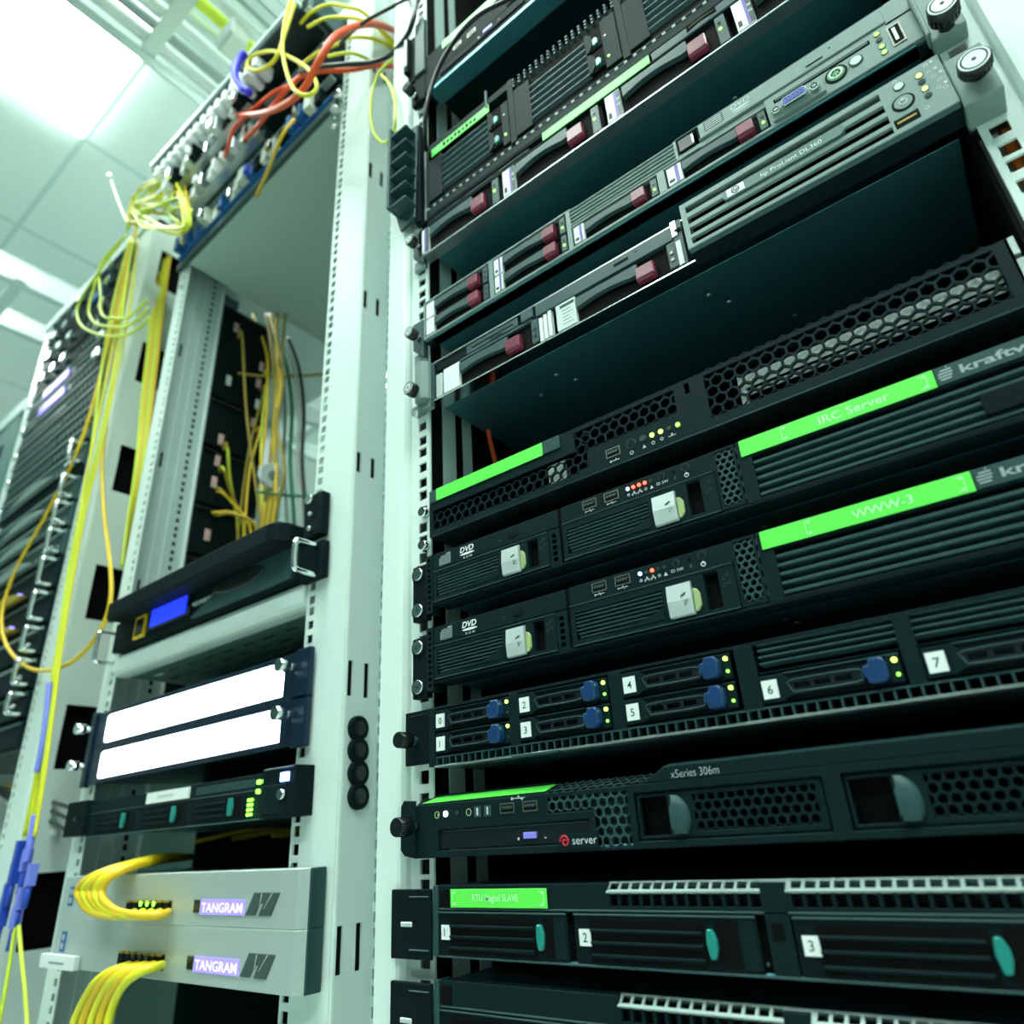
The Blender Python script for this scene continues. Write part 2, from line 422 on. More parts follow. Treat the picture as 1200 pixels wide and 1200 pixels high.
# ================================================= 2. bezel server with the red e and the green top strip
def crescent_server(z0, lbl, full=True, strip_front=False):
    Z = lambda z: z0+z+13.0                                  # measured with the lower edge at z = -13
    t = thing('rack_mounted_server', (-159,0,z0), lbl, 'server', 'black servers in the near rack')
    chassis(t, Z(-11), Z(27), 22, -366, 50)
    b = MB()
    # bezel: deep frame with openings
    holes = [(-371,-245,Z(-8.5),Z(4.5)), (-213,-105,Z(-9),Z(16.6)), (-96,14,Z(-9),Z(17))]
    vents = [(-275,-217,Z(9.6),Z(18.4)), (-241,-217,Z(-11),Z(9.6))]
    b.plate(-394, 54, Z(-13), Z(21.5), 0, 5, holes+vents, 'bezel')
    b.box(-394, 54, 5.5, 20, Z(-13), Z(-11.4), 'bezel')
    # stepped brow
    b.prism([(-205,Z(21.4)),(54,Z(21.4)),(54,Z(29.5)),(-192,Z(29.5))], 0, 10, 'bezel')
    b.prismx([(0,Z(29.5)),(10,Z(31.5)),(20,Z(31.5)),(20,Z(29))], -192, 54, 'slate')
    b.prismx([(0,Z(21.4)),(11.5,Z(28.4)),(20,Z(28.4)),(20,Z(21.4))], -394, -276, 'bezel')
    b.prismx([(4,Z(21.4)),(14,Z(27)),(20,Z(27)),(20,Z(21.4))], -276, -192, 'void')
    build('bezel', b, t, .6)
    mesh = MB().hexmesh(-275, -217, Z(-11), Z(18.4), .2, 6.2, 1.3, 3, 'slate', inside=lambda x, z: z > Z(10.5) or x > -240)
    build('vent_mesh', mesh, t)
    build('vent_backing', MB().box(-275, -214, 8, 10, Z(-12), Z(19), 'hp_dark'), t)
    top = MB(); yv = lambda f: (1+11*f, Z(21.8)+5.6*f)
    for j in range(3):
        for i in range(12):
            x = -274+i*6+(3 if j % 2 else 0); f = .12+j*.3
            (ya, za), (yb, zb) = yv(f), yv(f+.28)
            top.tube([(x, ya-1, za), (x+3, (ya+yb)/2-1, (za+zb)/2), (x+3, yb-1, zb)], .45, 'slate', 5, 1)
            top.tube([(x+6, ya-1, za), (x+3, (ya+yb)/2-1, (za+zb)/2)], .45, 'slate', 5, 1)
    build('brow_mesh', top, t)
    e = MB().prism([(-408,Z(-7)),(-404,Z(-11)),(-393,Z(-13)),(-393,Z(25)),(-405,Z(26)),(-408,Z(22))], -1.5, .6, 'bezel')
    build('mounting_ear', e, t, .6)
    thumbscrew(t, -392, -1, Z(8), 6.2, 20, 'black_gloss', 'chrome', dark=True)
    # green strip lies on the sloping brow
    (ya, za), (yb, zb) = yv(.12), yv(.82)
    g = MB().add([(-388,ya-1.2,za+.4),(-277,ya-1.2,za+.4),(-273,yb-1.2,zb+.4),(-380,yb-1.2,zb+.4),(-388,ya-.2,za),(-277,ya-.2,za),(-273,yb-.2,zb),(-380,yb-.2,zb)],
                 [(0,1,2,3),(4,7,6,5),(0,4,5,1),(1,5,6,2),(2,6,7,3),(3,7,4,0)], 'green_label')
    if strip_front: g.box(-388, -250, -1, 1, Z(19), Z(27), 'green_label')
    build('label_strip', g, t)
    d = MB().box(-370.5, -245.5, 1.4, 14, Z(-8), Z(4), 'black_gloss').box(-369, -247, .8, 2, Z(3.2), Z(3.8), 'slate')
    dr = build('disc_drive', d, t, .3)
    build('eject_button', MB().box(-296, -286, -.4, 2, Z(-4.2), Z(-.4), 'purple_button'), dr, .3, label='violet eject button')
    build('drive_light', MB().box(-301.5, -300.3, .9, 2, Z(-4.8), Z(-3.2), 'pale_ink').box(-280,-279,.9,2,Z(-4.6),Z(-3.8),'pale_ink'), dr)
    for x0, x1 in ((-314,-302),(-295,-283)): usb(t, x0, x1, Z(11.6), Z(18))
    ic = MB()
    for x, m in ((-372,'led_yellow'),(-342,'led_yellow')): ic.ring((x, -.3, Z(14.4)), 2.4, 1.9, .3, 'lime_tab', 14)
    ic.box(-371.5,-370.5,-.3,0,Z(13.6),Z(15.2),'lime_tab')
    for x in (-334, -325): ic.box(x-3, x+3, -.3, 0, Z(10.8), Z(17.8), 'hp_dark').box(x-.7, x+.7, -.5, 0, Z(12), Z(16.6), 'pale_ink')
    ic.box(-303, -293, -.3, 0, Z(20), Z(20.5), 'pale_ink'); ic.cyl((-303.5,-.3,Z(20.2)), .9, .3, 'pale_ink'); ic.box(-296,-294.6,-.3,0,Z(18.9),Z(20),'pale_ink'); ic.cyl((-298,-.3,Z(21.3)), .7, .3, 'pale_ink')
    build('icon_print', ic, t)
    led(t, -363.5, Z(14.6), 'led_white', 2.0, name='power_button'); led(t, -353, Z(14.6), 'led_off', 1.6)
    # badge: red spiral and the word
    bd = MB().box(-268, -240, -.9, 1, Z(-11.5), Z(-2.4), 'bezel')
    pts = []
    for k in range(46):
        a = math.pi*.15+k*.2; r = .55+k*.066; pts.append((-263.4+r*math.cos(a), -1.2, Z(-7)+r*1.05*math.sin(a)))
    bd.tube(pts, .55, 'red_ink', 5, 1)
    write(bd, 'server', -258, Z(-8.8), -1.0, 4.6, 'white_paper', -.012, width=17.5)
    build('badge', bd, t, label='badge with a red spiral e')
    tx = MB(); write(tx, 'xSeries 306m', -187, Z(22.8), -.15, 4.4, 'pale_ink', -.022, width=29); build('lettering', tx, t)
    for x0, x1 in ((-213,-105),(-96,12)):
        c = MB(); xm0 = x0+36
        c.plate(x0+1.2, x1-1.2, Z(-8.2), Z(15.8), 1.4, 3, [(x0+2.6, x0+23, Z(-6.4), Z(14)), (xm0, x1-4.5, Z(-5.2), Z(13.4))], 'bezel')
        c.box(x0+2, x0+34, 9, 11, Z(-8), Z(15.6), 'void').box(xm0-1, x1-3, 6.5, 8, Z(-7), Z(15), 'void')
        dcar = build('drive_bay', c, t, .4)
        build('vent_mesh', MB().hexmesh(xm0, x1-4.5, Z(-5), Z(13), 1.6, 5.6, 1.5, 3, 'bezel'), dcar)
        n = 12; vs = []; fs = []                                 # quarter-dome grip
        for i in range(n+1):
            zz = Z(-6.2)+20.2*i/n; w = 10.5*math.sqrt(max(0, 1-((i/n-.42)/.62)**2))
            for k in range(6):
                a = math.pi/2*k/5; vs.append((x0+23.2+max(w,.8)*math.sin(a), 1.0-4.6*math.cos(a)*max(w,.8)/10.5, zz))
        for i in range(n):
            for k in range(5): a = i*6+k; fs.append((a, a+1, a+7, a+6))
        g2 = MB().add(vs, fs, 'slate', True); g2.box(x0+22.6, x0+24, -3, 6, Z(-6), Z(13.6), 'bezel')
        build('grip', g2, dcar)
    return t
crescent_server(-13, 'black server with a red spiral e badge and green strip on its sloping brow')

# ================================================= 3. server with numbered blue-latched drives
def blue_drive_server():
    t = thing('rack_mounted_server', (-159,0,46), 'black server with seven numbered drives that have blue latches', 'server', 'black servers in the near rack')
    chassis(t, 46.5, 89, 16, -372, 54)
    b = MB().box(-379, -372.5, -1, 16, 47, 89, 'bezel')
    b.box(-373, 54, 11, 15, 47, 89, 'void').box(-373, 54, -.5, 14, 87.6, 89.5, 'bezel')
    for x0, x1 in ((-301.5,-293),(-220.5,-211),(-137,-126),(-53.5,-45.5),(36,54)): b.box(x0, x1, -.8, 14, 53, 88, 'bezel')
    for x0, x1 in ((-126,-53.5),(-45.5,36)): b.box(x0, x1, 2, 14, 71.4, 72.6, 'bezel')
    for k in range(4): b.prismx([(6,75+k*3.6),(0,76.4+k*3.6),(0,77.3+k*3.6),(6,77.6+k*3.6)], -124, 40, 'slate')
    b.box(-373, 54, 2, 14, 53.6, 54.8, 'bezel').box(-373, 54, -1.2, 14, 46, 47.4, 'steel')
    b.box(-300, -262, -3, 4, 45.2, 46.6, 'slate')
    x = -372
    while x < 50: b.box(x, x+1.2, -.6, 8, 47.2, 53.4, 'slate'); b.box(x, x+6.2, -.8, 2, 52.6, 53.5, 'slate'); x += 6.2
    build('bezel', b, t, .25)
    e = MB().box(-404, -379, -1, 3, 50, 89, 'black_plastic').box(-400, -380, -1.6, 0, 85, 86, 'bezel')
    build('mounting_ear', e, t, .6); thumbscrew(t, -392, -1, 67, 5.6, 19, 'black_gloss', 'slate', dark=True)
    for n, (x0, z0) in enumerate(((-372,55),(-372,71.5),(-293,71.5),(-293,55),(-211,71.5),(-211,55),(-126,55),(-45,55))):
        num = ('1','0','2','3','4','5','6','7')[n]; w = 71
        c = MB().box(x0, x0+w, 1.5, 10, z0, z0+15.4, 'black_plastic').box(x0, x0+13, -.8, 8, z0+.4, z0+15, 'bezel')
        c.box(x0+13, x0+w, .6, 4, z0+14.4, z0+15.3, 'slate').box(x0+65, x0+w, -.4, 6, z0+.8, z0+14.6, 'bezel')
        d = build('drive', c, t, .3)
        lv = MB(); zz = z0+2.6                                    # slotted lever
        lv.plate(x0+16, x0+53, zz, zz+8.6, -2.4, 2.4, [(x0+18.5+i*10.6, x0+26.6+i*10.6, zz+3, zz+6) for i in range(3)], 'black_gloss')
        lv.prism([(x0+12,z0+15),(x0+12,z0+1),(x0+16,zz),(x0+16,zz+8.6)], -2.0, 1, 'bezel')
        lv.tube([(x0+18,-2.8,zz+1.2),(x0+50,-2.8,zz+1.2),(x0+52.4,-2.8,zz+4.2),(x0+50,-2.8,zz+7.4),(x0+18,-2.8,zz+7.4),(x0+16.6,-2.8,zz+4.2),(x0+18,-2.8,zz+1.2)], .42, 'slate', 5, 3)
        build('drive_lever', lv, d, .25)
        bl = MB().prism([(x0+55.5,z0+1.6),(x0+63.5,z0+1.6),(x0+65,z0+4),(x0+65,z0+12),(x0+63,z0+13.6),(x0+57.5,z0+13.6),(x0+57,z0+10.6),(x0+54,z0+10.4),(x0+54,z0+5),(x0+55.5,z0+4.6)], -6.5, 1, 'blue_latch')
        build('release_latch', bl, d, .8, label='blue release latch')
        build('status_light', MB().cyl((x0+68.6,-1.2,z0+11.8), 1.25, 1.4, 'led_yellow', 'y', 10), d)
        build('status_light', MB().cyl((x0+68.8,-1.0,z0+4.6), .9, 1.2, 'led_green' if n > 1 else 'led_off', 'y', 10), d)
        st = MB().box(x0+1.2, x0+9.6, -1.4, -.7, z0+2.4, z0+12.2, 'white_paper')
        write(st, num, x0+(3.9 if num != '1' else 4.3), z0+4.8, -1.46, 4.6, 'ink', .012); build('number_sticker', st, d)
    return t
blue_drive_server()

# ================================================= 4./5. the two servers with silver latches
def silver_latch_server(dz, lbl, strip_text, tx, tw, leds, strip_x):
    Z = lambda z: z+dz
    t = thing('rack_mounted_server', (-159,0,Z(164)), lbl, 'server', 'black servers in the near rack')
    chassis(t, Z(170), Z(212), 20, -368, 52, rivets=((-115,40),(-112,52)))
    b = MB().box(-374, 54, 9, 20, Z(171), Z(213), 'void')
    b.box(-373, 54, -.4, 18, Z(169.6), Z(171.4), 'bezel').box(-373, 54, 1, 18, Z(213), Z(214), 'bezel')
    b.plate(-380.5, -373.5, Z(164), Z(214), -1, 10, [(-378.6,-375.4,Z(167+k*4.6),Z(169.6+k*4.6)) for k in range(10)], 'bezel')
    b.plate(-256, -246.5, Z(171), Z(199), -.6, 8, [(-253.4,-249.6,Z(174+k*4.6),Z(177+k*4.6)) for k in range(5)], 'bezel')
    b.box(-246.6, -244, 1, 10, Z(171), Z(214), 'void')
    b.box(-244, -125.5, 0, 12, Z(201), Z(214), 'bezel')
    b.plate(-126.5, -111.5, Z(172), Z(214), -.4, 3, [(-124.5,-113,Z(174.5),Z(212))], 'bezel')
    b.box(-110.6, -102, -.6, 10, Z(171), Z(201.5), 'bezel').box(-110.6, 54, -.4, 10, Z(201.4), Z(214), 'bezel').box(44, 54, -.4, 10, Z(171), Z(202), 'bezel')
    for k in range(5): b.prismx([(8,Z(173.2+k*5.4)),(0,Z(174.4+k*5.4)),(0,Z(176.2+k*5.4)),(8,Z(177.4+k*5.4))], -102, 44, 'slate')
    b.box(-110, 54, -.7, 6, Z(171), Z(172.6), 'bezel')
    build('bezel', b, t, .3)
    build('vent_mesh', MB().hexmesh(-124.3, -113.2, Z(175), Z(211), -.2, 4.6, 1.2, 3, 'slate'), t)
    e = MB().box(-396, -380.6, -1.2, 6, Z(160.5), Z(208), 'black_plastic'); build('mounting_ear', e, t, .5)
    ear_screw(t, -389, -1.2, Z(200.4)); ear_screw(t, -389, -1.2, Z(169))
    # disc drive
    d = MB().box(-373, -246.6, -.8, 12, Z(199.6), Z(213.4), 'bezel'); dv = build('disc_drive', d, t, .4)
    build('eject_button', MB().box(-293.5,-284,-1.5,1,Z(204.2),Z(209),'black_plastic').box(-279.6,-278.4,-1,0,Z(206.2),Z(207.4),'void').box(-302,-300.4,-1,0,Z(204.4),Z(205.4),'hp_dark'), dv, .3)
    pr = MB(); y = -.95
    pr.prism([(-365.5,Z(201.8)),(-353,Z(201.8)),(-353,Z(211.2)),(-357.5,Z(211.2)),(-357.5,Z(210)),(-363,Z(210)),(-365.5,Z(207.5))], y, y+.1, 'grey_ink')
    for k in range(5): pr.box(-365, -353.4, y-.05, y, Z(202.6+k*1.6), Z(203.0+k*1.6), 'bezel')
    write(pr, 'DVD', -342.5, Z(206.3), y, 4.6, 'white_paper', .03, shear=.18, width=14.5)
    n = 14; pr.prism([(-335+7.6*math.cos(2*math.pi*k/n), Z(204.5)+.9*math.sin(2*math.pi*k/n)) for k in range(n)], y, y+.1, 'white_paper')
    write(pr, 'R O M', -339, Z(200.6), y, 1.7, 'pale_ink', .01, width=9)
    build('print', pr, dv)
    for side, (x0, x1, zt) in enumerate(((-372.4,-256.4,198.6),(-243.6,-127,200.4))):
        c = MB(); xl = x0+(74 if side == 0 else 73)
        c.plate(x0, x1, Z(172), Z(zt), -1, 6, [(x0+3.5, x0+69, Z(176), Z(194.5)), (x0+97, x0+106.5, Z(175), Z(zt-2.5))], 'bezel')
        c.box(x0+2, x1-2, 4.2, 6, Z(173), Z(zt-1), 'void')
        for k in range(7):
            za = Z(176.0+k*2.65); ext = x0+4+(0 if k > 2 else (2-k)*1.0)
            c.prismx([(3,za),(-1.1,za+.9),(-1.1,za+1.5),(3,za+1.6)], ext, x0+69, 'slate')
        c.prism([(x0+30,Z(175.8)),(x0+69.2,Z(175.8)),(x0+69.2,Z(184)),(x0+60,Z(180)),(x0+46,Z(177.4))], -1.6, 3, 'bezel')
        c.box(x0, x1, -1.5, 0, Z(172), Z(172.7), 'slate').box(x0, x1, -1.5, 0, Z(zt-.7), Z(zt), 'slate')
        for q, (ax, az) in enumerate(((109.5,192),(112,194),(109.5,188),(112.4,189))): c.ring((x0+ax,-1.2,Z(az)), 1.1, .8, .3, 'slate', 10)
        dd = build('drive_carrier', c, t, .25)
        k0 = 174.6; la = MB()
        la.prismx([(-1.5,Z(k0)),(-3.4,Z(k0+.6)),(-4.4,Z(k0+10)),(-3.4,Z(k0+20.4)),(-1.5,Z(k0+21)),(1,Z(k0+21)),(1,Z(k0))], xl, xl+16, 'silver_latch')
        la.prism([(xl+9,Z(k0+12.5)),(xl+12.5,Z(k0+14)),(xl+12.5,Z(k0+13.2)),(xl+9.4,Z(k0+11.8))], -4.6, -4.2, 'hp_dark')
        la.tube([(xl+11.5,-4.5,Z(k0+6)),(xl+13.6,-4.5,Z(k0+9)),(xl+11,-4.5,Z(k0+9)),(xl+11.5,-4.5,Z(k0+6))], .16, 'hp_dark', 4, 1)
        build('release_latch', la, dd, .5, label='silver release latch')
        lt = MB().prism([(xl+16.4,Z(176)),(xl+18.5,Z(176)),(xl+20.8,Z(179)),(xl+20.8,Z(187)),(xl+18.8,Z(190)),(xl+16.4,Z(190.6))], -2.4, 2, 'lime_tab')
        build('release_tab', lt, dd, .5, label='pale green tab')
    usb(t, -225, -213.4, Z(205.2), Z(212)); usb(t, -207, -195.4, Z(205.2), Z(212))
    for k, c in enumerate(leds): led(t, -188+k*4.4, Z(209.4), c, 1.25)
    button(t, -162.5, Z(209.6), 2.0); led(t, -153.5, Z(210), 'void', .9); button(t, -145, Z(210), 2.2, name='power_button')
    ic = MB(); y = -.25
    for xa in (-219, -201):
        ic.box(xa-4, xa+3, y, 0, Z(203.4), Z(203.8), 'pale_ink'); ic.cyl((xa-4,y,Z(203.6)), .7, .2, 'pale_ink'); ic.box(xa-1,xa-.4,y,0,Z(203.6),Z(204.8),'pale_ink'); ic.box(xa,xa+.5,y,0,Z(202.4),Z(203.6),'pale_ink')
    for k in range(5):
        xa = -188+k*4.4
        if k in (1,2): ic.box(xa-1.8,xa+1.6,y,0,Z(204.4),Z(204.8),'pale_ink'); ic.box(xa-.5,xa+.5,y,0,Z(205),Z(206.2),'pale_ink'); ic.box(xa-1.8,xa-1,y,0,Z(203.4),Z(204.2),'pale_ink'); ic.box(xa+.9,xa+1.7,y,0,Z(203.4),Z(204.2),'pale_ink')
        elif k == 4: ic.prism([(xa-1.3,Z(203.6)),(xa+1.3,Z(203.6)),(xa,Z(206))], y, 0, 'pale_ink')
        else: ic.ring((xa,y,Z(204.8)), 1.0, .6, .2, 'pale_ink', 10)
    write(ic, 'ID SW', -166.5, Z(204.2), y, 1.9, 'pale_ink', .01, width=8.5); write(ic, '//', -153.8, Z(204.2), y, 1.9, 'grey_ink')
    ic.ring((-145,y,Z(204.4)), 1.6, 1.15, .2, 'white_paper', 14); ic.box(-145.25,-144.75,y-.05,0,Z(204.6),Z(206.4),'white_paper')
    build('icon_print', ic, t)
    label_strip(t, -108, strip_x, Z(202.4), Z(213.6), -1.4, strip_text, tx, Z(205.3), 5.0, tw, ((-82,1),(strip_x-4,-1)))
    br = MB().box(strip_x+.6, 54, -1.1, 1, Z(203), Z(213.6), 'slate')
    for k in range(5):
        r = 4.2; zz = Z(208.4)-r+1.0+k*1.75; hw = math.sqrt(max(.2, r*r-(zz+.5-Z(208.4))**2)); br.box(strip_x+5.5-hw+k*.3, strip_x+5.5+hw*.6+k*.3, -1.3, -1, zz, zz+.9, 'brand_grey')
    write(br, 'kraftway', strip_x+12, Z(205.8), -1.25, 5.0, 'brand_grey', .03, width=44)
    build('brand_plate', br, t)
    build('dark_plate', MB().box(16, 46, -1.5, 2, Z(178), Z(190), 'black_plastic'), t, .3)
    return t
silver_latch_server(0, 'upper of the two black silver-latched servers, its green strip reads IRC Server', 'IRC Server', -60, 38, ('led_blue','led_red','led_red','led_red','led_off'), 1)
silver_latch_server(-62, 'lower of the two black silver-latched servers, its green strip reads WWW-3', 'WWW-3', -57, 30, ('led_blue','led_off','led_red','led_off','led_off'), 0.5)

# ================================================= 6. honeycomb server
def honeycomb_server():
    t = thing('rack_mounted_server', (-159,0,231), 'black server with a honeycomb front and pale green strip at its left', 'server', 'black servers in the near rack')
    chassis(t, 231, 273, 40, -372, 50, rivets=((-330,70),(-250,46),(-150,46),(-130,70),(0,50)))
    b = MB()
    vents = [(-373,-226,236,254.5),(-226,-216.5,238,270.5),(-216.5,-143.5,252,270.5),(-121.5,46.5,238,271)]
    b.plate(-377, 54, 231, 274, 0, 1.6, vents+[(-135.5,-132,263,271)], 'bezel')
    b.box(-377, 54, 0, 42, 230.4, 231.6, 'steel_dark').box(-377, 54, 0, 42, 273.4, 274.4, 'bezel').box(-377, -375.5, 0, 42, 231, 274, 'bezel')
    b.box(52.5, 54, 0, 42, 231, 274, 'bezel').box(54, 57, -.5, 30, 262, 274, 'steel').box(54, 59, -.5, 30, 236, 259, 'steel').box(-375, 54, 30, 40, 232, 273, 'void')
    build('front_panel', b, t, .2)
    m = MB()
    m.hexmesh(-373, -216.5, 236.5, 271, .5, 8.2, 1.5, 2.2, 'bezel', inside=lambda x, z: (z < 252.5) or (x > -227))
    m.hexmesh(-216.5, -143.5, 252.5, 270.5, .5, 8.2, 1.5, 2.2, 'bezel')
    m.hexmesh(-121.5, 46.5, 238.5, 271, .5, 8.4, 1.5, 2.2, 'bezel')
    build('honeycomb', m, t)
    s = MB().prismx([(4.5,251.5),(3.4,252.5),(4.4,261),(5.6,261)], -98, 46, 'white_paper').prismx([(5,246),(4,246.8),(4.6,249.4),(5.6,249.2)], -98, 46, 'white_paper')
    s.box(-101, -97, 3.6, 8, 238, 262, 'white_paper')
    build('inner_strip', s, t, label='white strip behind the honeycomb')
    build('inner_strip', MB().prismx([(5,237),(3.6,238),(4,254),(5,254)], -254, -238, 'white_paper'), t, label='white strip behind the honeycomb')
    label_strip(t, -368, -254.5, 262.4, 273.8, -1.2); build('label_holder', MB().box(-254.5, -238.5, -1.3, 1, 263, 274, 'slate').box(-376,-368,-1,1,262,273.5,'slate'), t, .3)
    for pz in (600, 639):
        p = at(495.5, pz, y=4); build('rail_screw', MB().cyl((p[0], 2, p[2]), 4.2, 6, 'chrome', 'y', 14, 5.2), t)
    usb(t, -201, -189.5, 238, 245); button(t, -180.5, 242.6, 3.0, 'black_gloss', name='power_button'); button(t, -171, 242.8, 2.0, 'slate')
    for x, c in ((-164,'led_yellow'),(-157.4,'led_yellow'),(-151,'led_off'),(-144.6,'led_green')): led(t, x, 242.6, c, 1.6)
    ic = MB(); y = -.2
    ic.box(-198,-191,y,0,234.6,235,'pale_ink'); ic.cyl((-198,y,234.8), .8, .2, 'pale_ink'); ic.box(-194,-193.5,y,0,234.8,236.2,'pale_ink'); ic.ring((-181,y,235.6), 1.5, 1.0, .2, 'pale_ink', 12)
    ic.prism([(-172.4,235.4),(-169.6,235.4),(-171,238)], y, 0, 'pale_ink'); ic.ring((-164,y,236.6), 1.3, .9, .2, 'pale_ink', 12); ic.ring((-157.4,y,237), 1.2, .8, .2, 'pale_ink', 12)
    ic.box(-152.5,-147,y,0,236.2,236.6,'pale_ink').box(-150.4,-149.2,y,0,236.9,238.2,'pale_ink')
    build('icon_print', ic, t)
    return t
honeycomb_server()
# ================================================= 7. grey-bezelled pair and the servers above
def hp_ear(t, z, big=False):
    build('mounting_ear', MB().prism([(-383,z-24),(-383,z+22),(-397,z+22),(-397,z-10),(-393,z-14)], -1, 6, 'hp_dark').box(-399,-383,3,7.5,z-26,z-14,'hp_grey'), t, .6)
    thumbscrew(t, -388, -1, z, 5.6, 15)
def latch_server():
    t = thing('rack_mounted_server', (-159,0,366), 'dark server with red drive tabs behind a half-width grey bezel, scratched underside showing', 'server', 'black servers in the near rack')
    chassis(t, 366, 409, 14, -371, 57, rivets=((-290,60),(-262,44),(-253,62),(-116,40),(-107,58),(-72,110),(-60,150),(-150,150),(-200,260)))
    b = MB().box(-371, 57, 10, 14, 367, 408, 'void').box(-371, 57, -1, 14, 408, 409.4, 'steel').box(-371, 57, -1, 14, 365.6, 366.8, 'chrome')
    b.box(-371, -368.5, -1, 12, 366, 409, 'slate').box(-366, -358.5, -1, 8, 367.5, 393, 'silver_latch').box(-337, -254, -.4, 10, 394, 396.6, 'hp_dark')
    b.box(-366, -328, 0, 10, 397, 407, 'black_plastic').box(-121, -113.5, -1.5, 12, 367, 411, 'hp_dark').box(-120, -116, -2.2, 0, 368, 391, 'white_paper').box(-121.5,-117,-2.4,0,396,411,'steel').box(-119,-114,-2.6,0,399,402,'void')
    build('front_frame', b, t, .3)
    f = MB().box(-328, -269, -.4, 10, 397.5, 407, 'hp_dark').box(-322, -274, -.8, 2, 401.4, 402.8, 'void').box(-300,-286,-1.2,1,399,400.6,'slate')
    build('floppy_drive', f, t, .4)
    build('blank_button', MB().box(-264.5, -252, -1.6, 4, 397.5, 408, 'hp_dark').ring((-258,-1.2,402.6), 7.4, 6.6, .5, 'slate', 4), t, .5)
    d = MB().box(-249.5, -122, -.8, 12, 395.6, 408.4, 'hp_dark'); dv = build('disc_drive', d, t, .4)
    build('eject_button', MB().box(-172,-159,-1.4,1,401,403.4,'black_plastic').cyl((-152,-1,404), .7, .5, 'void'), dv, .2)
    pr = MB(); write(pr, 'DVD', -236, 402.6, -.9, 3, 'slate', .02, shear=.15); build('print', pr, dv)
    for x0, sx, m in ((-358, 0, 'white_paper'), (-231, 1, 'lcd_text')):
        c = MB().box(x0, x0+112, 2, 10, 367, 394.6, 'void').box(x0+103, x0+110, -.8, 6, 370, 394, 'hp_dark')
        dr = build('drive', c, t, .3)
        st = MB().box(x0+2, x0+21, -1.2, 3, 368, 394, 'white_paper' if sx == 0 else 'pale_tag')
        if sx:
            for q in range(6): st.box(x0+8, x0+18-q%3*2, -1.3, -1.1, 372+q*3.4, 372.5+q*3.4, 'hp_dark')
            st.box(x0+6,x0+20,-1.3,-1.15,389,392,'hp_dark')
        build('sticker', st, dr)
        lever(dr, x0+22, x0+78, 386, 10.5, 'hp_dark', -2); red_tab(dr, x0+77, x0+92, 371.5, 386)
        for zz in (384, 377.4): build('status_light', MB().cyl((x0+106.4,-1.4,zz), 1.5, 1.4, 'led_off', 'y', 12).ring((x0+106.4,-1.1,zz), 2.2, 1.7, .6, 'slate', 12), dr)
    w = MB()
    for k, ww in enumerate((3.2, 3.0, 3.2)): w.box(-246.5+k*4.6, -246.5+k*4.6+ww, -1.2, 3, 367.5+k*.4, 391.5+k*1.2, 'white_paper')
    build('paper_tag', w, t, label='three white paper strips')
    # rounded pull at the left end
    g = MB()
    n = 8; arc = [(-391-0+18*(1-math.cos(math.pi*k/n))/2, -1-8*math.sin(math.pi*k/n)) for k in range(n+1)]
    g.prismz(arc+[(-373,3),(-391,3)], 370, 412, 'hp_grey'); g.box(-399, -374, -1, 6, 363, 371, 'hp_grey')
    build('mounting_ear', g, t, .5); thumbscrew(t, -387, -1, 381, 6.4, 16)
    build('ear_screw', MB().cyl((-389,-6,359), 3, 6, 'chrome', 'y', 12), t)
    # ---- grey half-width bezel with four slots
    b = MB(); Y0, Y1 = -13, 8
    sl = [(-104.5, 27, 399.6, 405), (-104.5, 27, 389, 394.6), (-104.5, 27, 379, 384.6), (-104.5, 27, 370, 375)]
    b.plate(-108.5, 61, 366.5, 410, Y0, 3, sl+[(28.5,42,371,378)], 'hp_grey')
    b.prismx([(Y0,366.5),(Y0+3,364.6),(6,364.6),(6,366.5)], -108.5, 61, 'steel_dark')
    b.box(-108.5, 61, Y0+3, 6, 408.5, 410, 'hp_grey').box(-108.5, -106, Y0+3, 8, 366.5, 410, 'hp_grey').box(59, 61, Y0+3, 8, 366.5, 410, 'hp_grey').box(-106, 60, 2, 5, 367, 409, 'void')
    for k in range(16): b.box(-103+k*8.2, -97.5+k*8.2, Y0+4, Y0+5, 379+(k*37%5)*.3, 381.6, 'void')
    bz = build('half_bezel', b, t, .7, label='grey half-width bezel with four slots')
    bd = MB().prism([(-75,389.6),(1,389.6),(4,392),(4,396),(2,397.6),(-75,397.6),(-77,395.6),(-77,391.4)], Y0-1.6, Y0+2, 'hp_mid')
    bd.box(-74, -61.5, Y0-1.9, Y0-1.5, 390.4, 397, 'white_paper').ring((-67.8,Y0-2.05,393.7), 2.9, 2.3, .15, 'ink', 16)
    write(bd, 'hp', -69.9, 392.4, Y0-2.1, 2.6, 'ink', .03, shear=.25, width=4.2)
    write(bd, 'hp ProLiant DL360', -50, 391.6, Y0-1.75, 3.4, 'white_paper', -.014, width=40)
    build('badge', bd, bz, .2)
    button(bz, 38, 401.8, 2.6, 'steel', Y0, 'push_button', 'hp_dark'); button(bz, 36.8, 388, 5, 'hp_grey', Y0, 'power_button', 'black_plastic'); build('power_mark', MB().ring((36.8,Y0-1.3,387.8), 2.3, 1.7, .3, 'pale_ink', 16).box(36.5,37.1,Y0-1.4,Y0-1,388,390.8,'pale_ink'), bz)
    for zz, c in ((401,'led_yellow'),(395.4,'led_off'),(389,'led_yellow'),(383,'led_off')):
        build('status_light', MB().cyl((49,Y0-.7,zz), 1.5, 1.4, c, 'y', 12).ring((49,Y0-.4,zz), 2.2, 1.6, .8, 'hp_dark', 14), bz)
    u = MB().box(28.8, 41.8, Y0+.5, Y0+6, 371.2, 377.8, 'void').box(30, 40.6, Y0+.2, Y0+1, 374.4, 376, 'mustard'); build('usb_port', u, bz)
